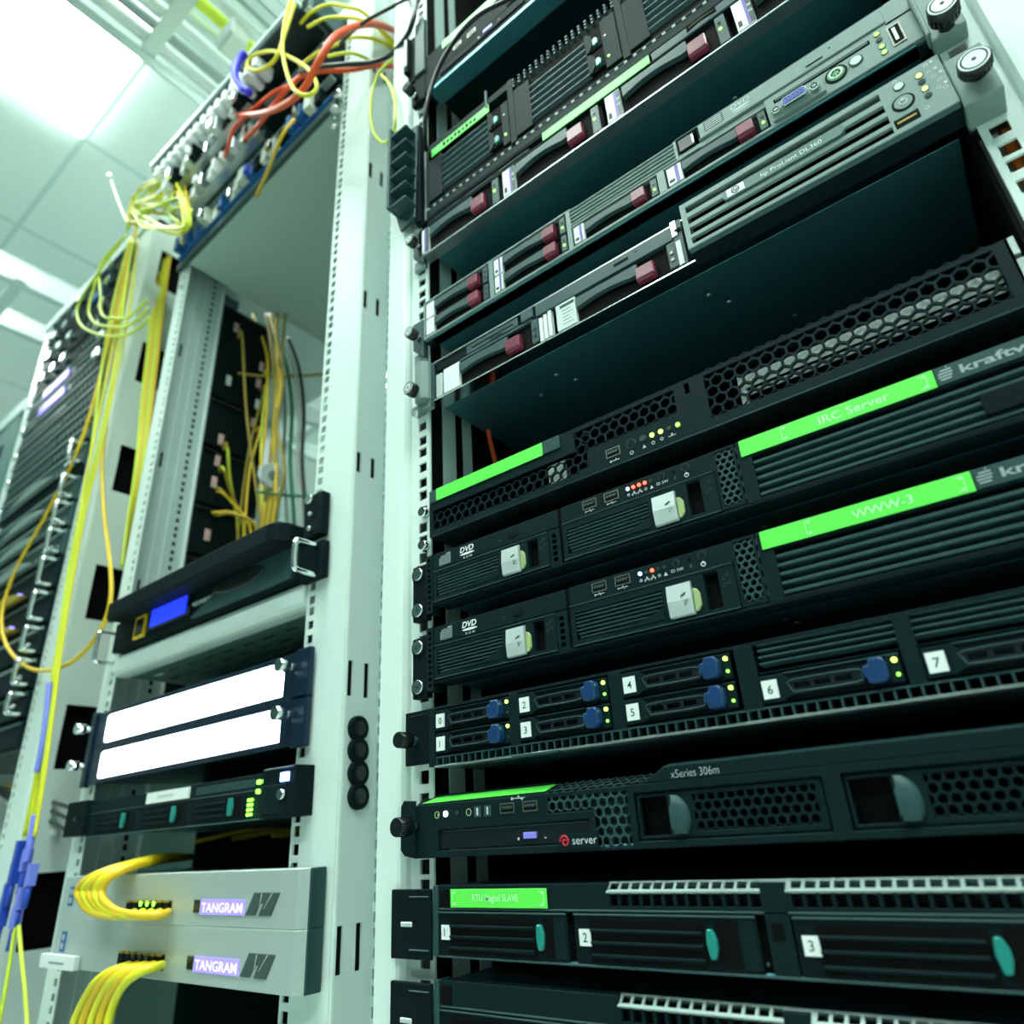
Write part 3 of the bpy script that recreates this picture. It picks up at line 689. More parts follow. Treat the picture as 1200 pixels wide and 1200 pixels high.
    ic = MB(); y = Y0-.2
    for k, (xa, za) in enumerate(((54,406),(54,399),(55,394),(57,389.6),(55,384),(58,382),(46,374.6),(37,407))): ic.ring((xa,y,za), 1.3, .8, .2, 'pale_ink', 10)
    for k, (xa, za) in enumerate(((57,406.4),(57.6,400),(59,395),(59,385.6))): ic.box(xa-.8,xa+.8,y,Y0,za-1,za+1,'pale_ink')
    build('icon_print', ic, bz)
    build('screw_block', MB().box(61.6, 81, Y0, 8, 361, 401, 'hp_grey').box(62, 80.6, 8, 20, 361, 401, 'steel_dark'), bz, .8)
    thumbscrew(bz, 72.5, Y0, 378, 8.4, 12, 'black_gloss', 'black_gloss')
    return t
latch_server()

def vga_server():
    t = thing('rack_mounted_server', (-159,0,445), 'grey-fronted server with a blue screen port and paired red drive tabs', 'server', 'black servers in the near rack')
    chassis(t, 441, 488, 12, -374, 57, 'steel_under')
    b = MB().box(-381, 62, 9, 13, 446, 489, 'void')
    b.box(-382, -380, -1, 12, 444, 489, 'hp_grey').box(-297, -292, -1, 10, 445, 489, 'hp_grey').box(-209.5, -205, -1, 10, 445, 489, 'hp_grey').box(-124, -117.5, -1, 10, 445, 468, 'hp_grey')
    b.box(-382, -204, -1, 10, 487.4, 489.6, 'hp_grey').box(-382, 62, -1, 13, 442.6, 445.4, 'hp_grey').box(-382, 62, 2, 13, 441, 442.4, 'steel_dark')
    for k in range(5): b.prismx([(6,469+k*4.1),(-1,470+k*4.1),(-1,471.5+k*4.1),(6,472+k*4.1)], -205, -105, 'hp_grey')
    b.box(-205, -86, -1, 10, 466.8, 468.6, 'hp_grey').box(-106, -103.6, -1, 10, 468, 489, 'hp_grey').box(-105, -34, 0, 10, 467, 472.4, 'hp_grey')
    b.box(-36, 62, -1, 11, 444.5, 472.6, 'hp_grey').box(-30, 35, -1.3, 0, 463.2, 467.6, 'void').box(-29, 34, -1.5, 0, 464.4, 467.2, 'hp_dark')
    b.box(46, 62, -1, 11, 470, 490, 'hp_grey').box(-105, 50, -1, 10, 488.6, 490, 'hp_dark')
    build('front_frame', b, t, .4)
    def small_drive(x0, z0, w, lab, lev_end, tab_w, led_x):
        c = MB().box(x0, x0+w, 2, 9, z0, z0+19.4, 'void').box(led_x-2.6, led_x+3, -.5, 6, z0+1, z0+18.6, 'hp_dark'); d = build('drive', c, t, .3)
        st = MB().box(x0+1.4, x0+1.4+lab, -.9, 3, z0+.8, z0+18.6, 'white_paper')
        if x0 > -370: st.box(x0+1.4+lab*.55, x0+1.4+lab*.78, -1.0, -.8, z0+1, z0+18.4, 'purple_ink').box(x0+2.4, x0+1.4+lab*.45, -1.0, -.8, z0+3, z0+6, 'ink')
        build('sticker', st, d)
        lever(d, x0+lab+2.4, lev_end, z0+12.2, 9, 'hp_dark', -2, 2.4); red_tab(d, lev_end, lev_end+tab_w, z0+2.4, z0+16)
        for q in (13.4, 7): build('status_light', MB().cyl((led_x+.4,-1.2,z0+q), 1.1, 1.2, 'led_green' if (q == 7 and x0 > -300) else 'led_off', 'y', 10), d)
    for x0, w, lab, le, lx in ((-379.5,82,10.5,-321,-302),(-291.6,82,9.5,-233,-214)):
        for z0 in (466.6, 446.2): small_drive(x0, z0, w, lab, le, 12, lx)
    small_drive(-204.5, 446.2, 80, 10, -146.5, 11.5, -128); small_drive(-117, 446.2, 81, 12, -59, 12.5, -40.5)
    build('blank_button', MB().box(-102, -89.5, -1.6, 4, 473.5, 486, 'black_gloss').box(-91.4,-89.6,-1.9,0,475,484,'chrome'), t, .5)
    dv = build('disc_drive', MB().box(-86, 47, -2, 12, 473.2, 488.2, 'hp_grey').box(-86,-84,-2.3,0,474,487.6,'void'), t, .6)
    build('eject_button', MB().box(-4,7.4,-2.7,0,477.4,480.4,'hp_grey').box(-4,7.4,-2.5,-1,476.8,477.2,'void').cyl((13,-2.2,481.4), .7, .5, 'void').box(-11,-7,-2.2,-1.8,478.6,479.2,'pale_ink'), dv, .2)
    pr = MB(); y = -2.15
    write(pr, 'DVD', -58.5, 481.6, y, 4.6, 'pale_ink', .0, shear=.18, width=14.5); n = 14
    pr.prism([(-51+7*math.cos(2*math.pi*k/n), 479.6+.9*math.sin(2*math.pi*k/n)) for k in range(n)], y, y+.1, 'pale_ink'); pr.box(-57,-46,y,y+.1,476.8,477.6,'pale_ink')
    pr.box(-80,-64.6,y,y+.1,477,487,'hp_dark')
    for k in range(4): pr.box(-79,-66,y-.05,y,478.4+k*2.2,479+k*2.2,'pale_ink')
    build('print', pr, dv)
    v = MB().box(-33.5, 2.4, -3, 3, 445.6, 459, 'hp_grey')
    sh = [(-23.5,448.4),(-9.5,448.4),(-7.5,450.5),(-8,455),(-9.5,456.6),(-23.5,456.6),(-25,455),(-25.5,450.5)]
    v.prism(sh, -7.5, -2.6, 'chrome').prism([(x*.9-1.65,452.5+(z-452.5)*.74) for x, z in sh], -7.8, -7, 'vga_blue')
    for r_ in range(3):
        for k in range(5): v.box(-22.6+k*2.6+(r_%2)*.8, -21.4+k*2.6+(r_%2)*.8, -8, -7.4, 449.9+r_*1.9, 450.9+r_*1.9, 'ink')
    for xx in (-29.6, -3.2): v.cyl((xx,-6,452.2), 3.6, 4, 'chrome', 'y', 6).ring((xx,-6.3,452.2), 2.4, 1.5, .5, 'black_gloss', 14)
    build('screen_port', v, t, .2, label='blue screen port with two hex nuts')
    button(t, 11, 455.4, 5.6, 'ps2_green', -1.2, 'round_port', 'black_plastic'); button(t, 24, 456.4, 3.6, 'steel', -1.2, 'push_button', 'hp_dark')
    for zz in (469, 463, 456, 450): build('status_light', MB().cyl((40,-1.8,zz*.995+1), 1.5, 1.4, 'led_green' if zz != 463 else 'led_off', 'y', 12).ring((40,-1.5,zz*.995+1), 2.1, 1.6, .7, 'hp_dark', 14), t)
    pp = MB().ring((11,-2.6,455.4), 4.4, 3.4, .4, 'white_paper', 18)
    for k in range(6): pp.cyl((11+2.4*math.cos(k*1.05),-2.7,455.4+2.4*math.sin(k*1.05)), .55, .5, 'ink', 'y', 8)
    build('port_pins', pp, t)
    build('usb_port', MB().box(45.5,53.5,-1.6,3,448.5,467,'usb_metal').box(46.6,52.4,-1.9,2,450,465.6,'void').box(48,50,-2,1,452,464,'white_paper'), t)
    hp_ear(t, 448)
    build('screw_block', MB().box(63.5, 82, -5, 8, 430, 474, 'hp_grey').box(62, 64.6, -6, 6, 436, 480, 'hp_grey'), t, .8)
    thumbscrew(t, 72.5, -5, 435, 8.4, 17, 'black_gloss', 'black_gloss')
    return t
vga_server()

def red_tab_server():
    t = thing('rack_mounted_server', (-159,0,554), 'black server with curved drive levers, purple drive labels and teal-lit underside', 'server', 'black servers in the near rack')
    chassis(t, 554, 602, 10, -372, 57, rivets=((-128,60),(-90,100),(-60,48)))
    b = MB().box(-388, 57, 8, 12, 556, 602, 'void').box(-388, 57, -1, 12, 553.4, 555.2, 'steel').box(-388, 57, -.6, 10, 591.6, 593.4, 'bezel').box(-388, 57, -.6, 10, 601.5, 603.5, 'bezel')
    b.box(-376, -240, .4, 10, 594, 601, 'black_plastic')
    for k in range(3): b.box(-366+k*44, -330+k*44, -.3, 3, 596.6, 598, 'slate')
    build('front_frame', b, t, .3)
    for n, (x0, xl) in enumerate(((-390,-312),(-274.5,-196),(-157,-77),(-39,40))):
        c = MB().box(x0+2, x0+114, 2, 9, 556, 591, 'void').box(xl+25, xl+33, -.6, 6, 557, 590, 'hp_dark'); d = build('drive', c, t, .3)
        st = MB().box(x0+1.5, x0+16, -1, 3, 556.5, 590, 'white_paper').box(x0+10, x0+12.4, -1.1, -.9, 557, 589.6, 'purple_ink').box(x0+12.4, x0+16.1, -1.1, -.9, 557, 589.6, 'hp_dark').box(x0+3, x0+6, -1.1, -.9, 560, 567, 'ink')
        if n > 0: write(st, '300', x0+12.6, 577, -1.2, 3.2, 'white_paper', .01, width=3.2); write(st, 'GB', x0+12.6, 570, -1.2, 3, 'white_paper', .01, width=3)
        build('sticker', st, d)
        lever(d, x0+19, xl, 580, 13, 'hp_dark', -3, 5); red_tab(d, xl, xl+16, 562, 580)
        for q, cc in ((582,'led_off'),(574,'led_green')): build('status_light', MB().cyl((xl+28,-1.3,q), 1.4, 1.3, cc, 'y', 10), d)
    label_strip(t, -223, -109, 592.6, 603.4, -1.4)
    dv = MB().box(-107, -20, -1, 8, 593, 603, 'hp_dark'); n = 10
    dv.prism([(-74+26*k/n, 596+2.2*math.sin(math.pi*k/n)) for k in range(n+1)]+[(-48-26*k/n, 602.4-1*math.sin(math.pi*k/n)) for k in range(n+1)], -1.6, 2, 'void'); dv.box(-72,-50,-1.8,0,599.4,600.2,'mustard')
    build('disc_drive', dv, t, .4)
    hp_ear(t, 570)
    return t
red_tab_server()

def teal_tab_server():
    t = thing('rack_mounted_server', (-159,0,605), 'tall black server with stacked drive bays, teal tabs and a stud grille along its top', 'server', 'black servers in the near rack')
    chassis(t, 606, 716, 14, -372, 54)
    b = MB().box(-377, 57, 8, 14, 606, 716, 'void').box(-377, 57, -1, 12, 604, 613, 'bezel').box(-377, 57, -1.4, 12, 613, 614, 'slate')
    x = -376
    while x < 55: b.box(x, x+3, -1, 9, 614, 618, 'hp_grey'); x += 9.4
    b.box(-377, 57, .6, 12, 618.4, 622, 'bezel').box(-377, -258, 0, 10, 706, 716, 'bezel')
    for x0, x1 in ((-377,-373),(-259,-252),(-131,-124),(-2,4)): b.box(x0, x1, -1, 12, 620, 716, 'bezel')
    x = -252
    while x < 55:
        for zz in (701, 706, 711): b.box(x, x+2.6, -1, 6, zz, zz+2.6, 'hp_dark')
        x += 7.4
    build('front_frame', b, t, .3)
    for x0, w in ((-373,114),(-252,121),(-124,122)):
        c = MB(); zt = 690 if x0 < -300 else 696
        c.box(x0, x0+w, 2, 9, 622, zt, 'void').box(x0, x0+20, -.6, 6, 626, zt-1, 'bezel')
        for k in range(6): c.prismx([(3,630+k*9.4),(-1,634+k*9.4),(-1,635.6+k*9.4),(3,637+k*9.4)], x0+20, x0+88, 'slate')
        c.box(x0+104, x0+w-1, -.6, 6, 626, zt-1, 'bezel')
        d = build('drive_bay', c, t, .3)
        for zz in (632, 662):
            r = MB().box(x0+89, x0+104, -.8, 4, zz, zz+26, 'void').prism([(x0+87,zz),(x0+90,zz),(x0+94,zz+6),(x0+95,zz+13),(x0+94,zz+20),(x0+90,zz+26),(x0+87,zz+26)], -2, 2, 'bezel'); build('recess', r, d)
            build('release_tab', MB().prism([(x0+95,zz+3),(x0+100,zz+4),(x0+101,zz+10),(x0+98,zz+14),(x0+95,zz+12)], -3, 1, 'teal_latch'), d, .5, label='teal release tab')
            build('status_light', MB().cyl((x0+108,-1.2,zz+8), 1.2, 1.2, 'led_green' if zz == 632 else 'led_off', 'y', 8), d)
    ls = label_strip(t, -368, -284, 692, 704, -1.4); q = MB()
    for k in range(9): q.box(-350+k*5.6, -346.6+k*5.6, -1.6, -1.4, 695+(k%2), 701-(k%3), 'bezel')
    build('dark_print', q, ls)
    build('label_clip', MB().box(-287.6, -285, -2.4, 0, 700, 727, 'slate'), t, .3)
    e = MB()
    e.prism([(-423,645),(-412,606),(-390,612),(-386,760),(-416,760)], -6, -3, 'slate')
    for k in range(6): e.box(-415, -388, -22, -4, 628+k*23, 631+k*23, 'slate')
    e.box(-416, -412.6, -24, -3, 628, 758, 'hp_dark'); e.box(-392, -384, -4, 4, 604, 760, 'black_plastic')
    build('mounting_ear', e, t, .6, label='ribbed black cable bracket')
    return t
teal_tab_server()
def slim_top_server():
    t = thing('rack_mounted_server', (-159,0,806), 'topmost black server in the near rack, green strip and violet eject button', 'server', 'black servers in the near rack')
    chassis(t, 811, 878, 20, -368, 54, 'black_plastic')
    b = MB().box(-378, 54, 0, 20, 814, 882, 'black_plastic').prismx([(-2,806),(-2,810),(0,814),(20,814),(20,806)], -370, 54, 'steel_under')
    for k in range(3): b.prismx([(1,838+k*10),(-1.4,840+k*10),(-1.4,842+k*10),(1,843+k*10)], -250, 40, 'bezel')
    build('bezel', b, t, .6)
    label_strip(t, -348, -200, 867, 881, -1.4)
    dv = build('disc_drive', MB().box(-352, -226, -1.4, 4, 822, 836, 'black_plastic').box(-350,-228,-1.8,0,834.4,835,'slate'), t, .4)
    build('eject_button', MB().box(-284, -271, -2.6, 0, 826, 831, 'purple_button'), dv, .3, label='violet eject button')
    build('drive_light', MB().box(-292,-290,-1.8,0,826,828,'pale_ink').box(-262,-260.6,-1.8,0,827,829,'red_ink'), dv)
    usb(t, -330, -318, 846, 853, -1); usb(t, -308, -296, 846, 853, -1)
    build('mounting_ear', MB().box(-400, -378, -1, 6, 808, 880, 'black_plastic'), t, .6)
    thumbscrew(t, -392, -1, 820, 6.2, 18, 'black_gloss', 'chrome', dark=True)
    return t
tt = slim_top_server()
e = MB().box(-404, -394, -3, 3, 852, 940, 'black_plastic').box(-406, -399, -10, -2, 868, 936, 'black_plastic').box(-405, -400.5, -10.6, -9.6, 880, 932, 'white_paper').box(-392, -376, -4, 2, 856, 960, 'hp_dark')
build('mounting_bracket', e, tt, .6)
# ================================================================ MIDDLE RACK (left of the near rack)
RY = 62.0
mr = thing('equipment_rack', (-845,RY,-ZC), 'pale grey frame of the middle rack with paired slots down its right post', 'rack')
mb = MB()
mb.plate(-628, -560, ZB, ZT, RY, 2, rail_holes(-619, -330, 1300), 'post_paint')
mb.prismz([(-566,RY),(-562.5,RY+.2),(-560,RY+.8),(-558.5,RY+2),(-558,RY+4),(-560,RY+4),(-561,RY+2.4),(-566,RY+2)], ZB, ZT, 'post_paint')
slots = []
for a, b in ((635,665),(390,417),(134,170),(-103,-66),(880,912),(1120,1150)): slots += [(66.5,73,a,b),(88,94.6,a,b)]
mb.plate(RY+3.5, 107, ZB, ZT, -560, 2, slots, 'post_paint', 'x')
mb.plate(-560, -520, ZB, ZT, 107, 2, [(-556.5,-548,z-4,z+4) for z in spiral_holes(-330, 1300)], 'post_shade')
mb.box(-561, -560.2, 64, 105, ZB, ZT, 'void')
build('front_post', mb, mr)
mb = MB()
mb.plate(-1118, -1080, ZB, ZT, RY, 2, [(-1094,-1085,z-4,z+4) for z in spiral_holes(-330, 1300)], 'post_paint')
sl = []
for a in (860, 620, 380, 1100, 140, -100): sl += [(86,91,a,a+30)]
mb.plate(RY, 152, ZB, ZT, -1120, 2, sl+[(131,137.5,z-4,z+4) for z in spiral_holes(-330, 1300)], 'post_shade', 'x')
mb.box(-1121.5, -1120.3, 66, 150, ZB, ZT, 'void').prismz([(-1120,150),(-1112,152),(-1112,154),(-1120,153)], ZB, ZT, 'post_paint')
mb.box(-1118, -1116.5, 98, 100, ZB, ZT, 'post_paint').box(-1118, -1116.5, 116, 118, ZB, ZT, 'post_paint')
build('front_post', mb, mr)
for x in (-1118, -600):
    mb = MB().plate(x, x+40, ZB, ZT, 760, 2, [(x+16,x+25,z-4,z+4) for z in spiral_holes(-330, 1300)], 'post_shade'); build('rear_post', mb, mr)
build('added_rear_panel', MB().box(-1110, -566, 764, 770, ZB, 620, 'bezel'), mr, 1); build('added_side_panel', MB().box(-1119, -1116, 240, 764, ZB, 560, 'bezel'), mr); build('added_side_panel', MB().box(-562, -559, 120, 764, ZB, 560, 'bezel'), mr); build('top_frame', MB().box(-1120, -556, RY, 770, ZT, ZT+30, 'post_paint'), mr, 1); build('base_frame', MB().box(-1120, -556, RY, 770, ZB-8, ZB+60, 'post_paint'), mr, 1)  # rear and side panels added to block light in the lower interior
for n, (z, w_) in enumerate(((103,'topmost'),(82,'second from the top'),(61,'third from the top'),(40,'lowest'))):
    c = MB().cyl((-558, 81+n, z), 12.2, 4, 'black_plastic', 'x', 28, 12.0).cyl((-554.1, 81+n, z), 12.0, 1.2, 'black_plastic', 'x', 28, 10.6).cyl((-552.95, 81+n, z), 7, .3, 'black_gloss', 'x', 24)
    build('round_cap', c, loc=(-558,81+n,z), label='round black cap on the pale rack post, %s of four' % w_, cat='cap', group='black caps on the rack post')

def pull(t, x, y, z0, z1, d=24, r=3, m='chrome', seg=8):
    return build('pull_handle', MB().tube([(x,y,z0),(x,y-d*.8,z0),(x,y-d,z0+4),(x,y-d,z1-4),(x,y-d*.8,z1),(x,y,z1)], r, m, seg, 4), t)

# --- two silver units with violet displays
def display_unit(z1, lbl, up):
    Z = lambda z: z+z1+17.5
    t = thing('rack_mounted_unit', (-820,38,Z(-66)), lbl, 'rack unit', 'silver units with violet displays')
    f = MB()
    fx = [(-1064,46),(-1062,41),(-1056,38),(-580,38),(-574,41),(-570,46),(-570,60),(-1064,60)]
    f.prismz(fx, Z(-66), Z(-18), 'silver_face')
    f.box(-1050, -634, 60, 480, Z(-65), Z(-19), 'steel_dark').box(-571,-568.6,44,61,Z(-66),Z(-18),'slate')
    f.box(-886, -790, 37, 44, Z(-58), Z(-44), 'void')
    build('case', f, t, .8)
    p = MB()
    for k in range(7): p.box(-884+k*13.4, -873+k*13.4, 35.6, 42, Z(-57), Z(-46), 'black_plastic').box(-883+k*13.4, -874+k*13.4, 35.2, 37, Z(-45.4), Z(-43.4), 'mustard')
    build('port_block', p, t)
    for k in range(3): build('status_light', MB().cyl((-851+k*14, 35.0, Z(-46.6)), 2.6, 2, 'led_green' if up else 'led_off', 'y', 12), t)
    build('display', MB().box(-746,-736,37,40,Z(-54),Z(-43),'black_gloss').box(-733,-658,37,40,Z(-55.5),Z(-42.5),'lcd_violet'), t)
    tx = MB(); write(tx, 'TANGRAM', -731, Z(-53.4), 36.8, 8, 'lcd_text', .02, width=71); build('lettering', tx, t)
    lg = MB(); a = lambda x, z: (x+(z+56)*.62, Z(z))
    lg.prism([a(-655,-55.5),a(-640,-55.5),a(-640,-46),a(-634,-46),a(-634,-55.5),a(-616,-55.5),a(-616,-37),a(-655,-37)][::1], 37, 38.4, 'logo_grey')
    for x, x2 in ((-642,-637),(-626,-630)): lg.tube([(a(x,-37.5)[0],36.8,Z(-37.5)),(a(x2,-50)[0],36.8,Z(-50))], .45, 'silver_face', 4, 1)
    build('emblem', lg, t, label='dark slanted emblem')
    b = MB().box(-1036, -1024, 37, 39, Z(-50), Z(-29), 'blue_port').box(-1033.5,-1026.5,36.6,38,Z(-47),Z(-41),'silver_face').box(-1033.5,-1026.5,36.6,38,Z(-38),Z(-32),'silver_face'); build('blue_sticker', b, t)
    if not up: build('white_tag', MB().box(-1066, -974, 30, 36, Z(-66), Z(-52), 'white_paper').box(-1040,-1000,29.6,30.2,Z(-61),Z(-59),'grey_ink'), t)
    return t
display_unit(-17.5, 'upper silver unit with violet display, yellow cables looping out of its ports', True)
display_unit(-65.5, 'lower silver unit with violet display and a small white tag at its left end', False)

# --- slim black server
t = thing('rack_mounted_server', (-830,50,24), 'slim black server with a white sticker and green lights between silver units and white panels', 'server')
build('chassis', MB().box(-1070, -634, 62, 560, 28, 70, 'steel_under'), t)
b = MB().box(-1052, -655, 50, 62, 27, 70, 'bezel').box(-1052, -655, 48.6, 52, 26, 27.6, 'slate').box(-1052,-655,49,51,54,55,'slate')
for k in range(26): b.box(-790+k*4.4, -787.4+k*4.4, 49.4, 51, 58, 66, 'hp_dark')
build('bezel', b, t, .4)
for x0 in (-1030, -910, -795):
    c = MB().box(x0, x0+104, 49, 54, 29, 52, 'black_plastic').box(x0+72, x0+96, 48.5, 52, 31, 51, 'void')
    for k in range(3): c.box(x0+8, x0+66, 47.6, 50, 33+k*6.5, 35+k*6.5, 'bezel')
    d = build('drive_carrier', c, t, .3)
    build('release_tab', MB().prism([(x0+76,33),(x0+82,33),(x0+84,42),(x0+82,50),(x0+76,50),(x0+75,42)], 46, 50, 'teal_latch'), d, .5, label='teal release tab')
build('sticker', MB().box(-899, -804, 47.6, 50, 56.5, 68.5, 'white_paper').box(-872,-836,47.2,47.8,61,64,'pale_ink'), t)
for x, z in ((-669,62),(-659,62),(-650,62),(-669,53)): build('status_light', MB().cyl((x,47,z), 2.3, 3, 'led_green', 'y', 10), t)
for k in range(8): build('status_light', MB().cyl((-684+(k%2)*5.5,47.4,32+(k//2)*4.6), 1.5, 2, 'led_green', 'y', 8), t)
build('mounting_ear', MB().box(-1108, -1052, 44, 62, 29, 72, 'black_plastic').box(-1082,-1078,43,45,48,52,'hp_dark'), t, .6)
e = MB().box(-650, -596, 40, 62, 26, 72, 'black_plastic').box(-648,-600,39,41,70,71.6,'slate').box(-648,-610,39,41,30,56,'bezel'); build('mounting_ear', e, t, .6)
build('status_light', MB().box(-618,-606,38,42,58,66,'led_blue'), t, label='blue light'); build('thumb_screw', MB().cyl((-612,34,46), 4.6, 8, 'chrome', 'y', 14), t)

# --- two white panels in dark blue frames, their glare done as emission
for n, (z0, z1, lbl) in enumerate(((146.5,184,'upper white panel in a dark blue frame, its glare made as a glow'),(99.5,134.5,'lower white panel in a dark blue frame, its glare made as a glow'))):
    t = thing('glare_panel', (-855,55,z0-6), lbl, 'panel', 'white panels with glare made as a glow')
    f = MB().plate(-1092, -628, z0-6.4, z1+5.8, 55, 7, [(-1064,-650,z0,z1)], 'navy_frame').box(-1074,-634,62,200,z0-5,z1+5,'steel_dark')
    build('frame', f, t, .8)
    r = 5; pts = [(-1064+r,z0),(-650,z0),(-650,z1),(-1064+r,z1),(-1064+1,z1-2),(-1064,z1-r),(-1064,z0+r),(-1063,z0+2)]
    build('panel_face', MB().prism(pts, 56.5, 60, 'glare_panel'), t, label='white face with its glare made as a glow')
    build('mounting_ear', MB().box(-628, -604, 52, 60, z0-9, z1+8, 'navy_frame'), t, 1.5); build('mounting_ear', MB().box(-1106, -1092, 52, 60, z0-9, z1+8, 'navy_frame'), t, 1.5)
    zs = z1-10
    build('thumb_screw', MB().cyl((-632,34,zs), 7, 12, 'chrome', 'y', 18).cyl((-632,46,zs), 4, 10, 'steel', 'y', 12), t)
    build('thumb_screw', MB().cyl((-1098,30,zs-6), 7, 12, 'chrome', 'y', 18).cyl((-1098,42,zs-6), 4, 12, 'steel', 'y', 12), t)

# --- pale shelf with a slotted underside
t = thing('rack_shelf', (-855,62,240), 'pale vented shelf with a light rounded front edge under the blue-screened unit', 'shelf')
build('front_edge', MB().prismx([(66,241),(60,243),(57,248),(57,264),(60,270),(66,273),(80,273),(80,241)], -1080, -628, 'post_paint'), t, 1)
mb = MB(); mb.plate(-1074, -632, 80, 440, 0, 2, [(-1050+i*46,-1020+i*46,100+j*26,108+j*26) for i in range(9) for j in range(8)], 'cabinet_grey')
mb.v = [(v[0], v[2], 241+v[1]) for v in mb.v]; build('slotted_base', mb, t)
build('vent_duct', MB().box(-1076, -632, 82, 430, 262, 264, 'bezel'), t)

# --- unit with a blue screen and a big pull handle
t = thing('rack_mounted_unit', (-855,50,272), 'black unit with a blue screen and a chrome pull handle', 'rack unit')
f = MB().box(-1076, -632, 56, 460, 274, 310, 'bezel').box(-1078, -628, 50, 57, 274, 318, 'black_plastic')
f.prism([(-852,276),(-640,276),(-632,290),(-632,314),(-690,316),(-740,316),(-790,300)], 44, 51, 'slate')
n = 16; f.prism([(-742+52*math.cos(2*math.pi*k/n), 300+12*math.sin(2*math.pi*k/n)) for k in range(n)], 42, 46, 'black_gloss'); f.box(-800, -740, 42.5, 46, 296, 303, 'black_gloss')
build('case', f, t, 1)
build('display', MB().box(-972,-858,47,51,283,317,'black_gloss').box(-962,-870,46,48,288,312,'lcd_blue'), t, label='blue screen')
for k in range(6): build('push_button', MB().box(-852+k*9, -847+k*9, 46, 51, 293, 297, 'pale_ink'), t)
build('amber_trim', MB().box(-1010,-980,47,51,280,312,'amber_cable').box(-1006,-984,46.4,48,284,308,'black_gloss'), t)
pull(t, -600, 52, 270, 304, 30, 3.4); build('mounting_ear', MB().box(-628, -590, 50, 60, 266, 310, 'black_plastic'), t, 1)
build('pull_handle', MB().tube([(-1088,58,262),(-1088,36,262),(-1088,32,268),(-1088,32,300),(-1088,36,306),(-1088,58,306)], 3, 'chrome', 8, 4), t)

# --- black tray pulled out above it
t = thing('pull_out_tray', (-800,20,312), 'black tray pulled forward with a rounded right corner above the blue-screened unit', 'tray')
pts = [(-1050,26),(-1046,20),(-650,16),(-636,20),(-630,34),(-629,60),(-629,460),(-1050,460)]
build('tray', MB().prismz(pts, 312, 338, 'black_plastic'), t, 3)
build('mounting_bracket', MB().box(-626, -594, 48, 60, 318, 372, 'black_plastic').cyl((-616,44,366), 6, 6, 'chrome', 'y', 12).cyl((-612,44,346), 3, 5, 'steel', 'y', 10).cyl((-612,44,328), 3, 5, 'steel', 'y', 10), t, 1)
build('hinge_clip', MB().box(-862,-836,36,54,338,343,'chrome').cyl((-838,40,345), 5, 14, 'chrome', 'x', 12), t, .8)

# --- big shelf and the fibre trays on it
t = thing('rack_shelf', (-860,62,1045), 'large plain grey shelf seen from below under the crowded fibre trays', 'shelf')
sh = MB(); zl, zr = 1040, 1092
vs = [(-1077,58,zl+4),(-631,58,zr),(-631,560,zr),(-1077,560,zl+4),(-1077,58,zl+18),(-631,58,zr+18),(-631,560,zr+18),(-1077,560,zl+18)]
sh.add(vs, [(0,3,2,1),(4,5,6,7),(0,1,5,4),(1,2,6,5),(2,3,7,6),(3,0,4,7)], 'shelf_paint'); build('shelf_plate', sh, t, 1)
e = MB(); e.add([(-1112,50,zl+2),(-628,50,zr+2),(-628,58,zr),(-1112,58,zl),(-1112,50,zl+18),(-628,50,zr+18),(-628,58,zr+18),(-1112,58,zl+18)], [(0,3,2,1),(4,5,6,7),(0,1,5,4),(1,2,6,5),(2,3,7,6),(3,0,4,7)], 'hp_dark'); build('front_edge', e, t, 1)
for x in (-1098, -640):
    for dz in (-14, -40): build('shelf_screw', MB().cyl((x,56,1040+dz+(52 if x > -900 else 0)), 5, 6, 'chrome', 'y', 12), t)
rnd = random.Random(3)
def fibre_tray(z0, y, x0, x1, h, lbl, pal, step=21):
    t = thing('fibre_tray', ((x0+x1)/2, y, z0), lbl, 'fibre tray', 'fibre trays at the top of the middle rack')
    tilt = lambda x: (x+1112)*.10
    m = MB()
    def bx(xa, xb, ya, yb, za, zb, mm):
        a, b = tilt(xa), tilt(xb)
        m.add([(xa,ya,za+a),(xb,ya,za+b),(xb,yb,za+b),(xa,yb,za+a),(xa,ya,zb+a),(xb,ya,zb+b),(xb,yb,zb+b),(xa,yb,zb+a)], [(0,3,2,1),(4,5,6,7),(0,1,5,4),(1,2,6,5),(2,3,7,6),(3,0,4,7)], mm)
    bx(max(x0,-1075), x1, y+14, y+240, z0, z0+h, 'hp_dark'); bx(x0, x1, y, y+16, z0-1, z0+3, 'blue_port' if pal == 0 else 'steel'); bx(x0, x1, y-6, y+6, z0+h-3, z0+h+3, 'hp_grey' if pal < 2 else 'steel')
    build('tray', m, t, .5)
    x = x0+6; k = 0
    while x < x1-16:
        a = tilt(x); c = MB(); w_ = rnd.choice((11,14,17)); mm = rnd.choice((('beige_port','beige_port','blue_port','beige_port','blue_port'),('white_paper','silver_latch','steel','beige_port'),('white_paper','chrome','silver_latch','black_plastic'))[pal])
        if x > -860 and pal != 1: mm = rnd.choice(('black_plastic','black_plastic',mm))
        yy = y-rnd.choice((2,8,14)); c.box(x, x+w_, yy, y+20, z0+5+a, z0+h-6+a, mm)
        if k % 3 == 1: c.box(x+2, x+w_-2, yy-8, yy, z0+8+a, z0+h*.6+a, rnd.choice(('blue_boot','white_paper','chrome')))
        build('connector', c, t, .8); x += step+rnd.choice((0,0,8)); k += 1
    return t
fibre_tray(1066, 46, -1104, -634, 44, 'lowest fibre tray of the middle rack, with beige and blue ports', 0)
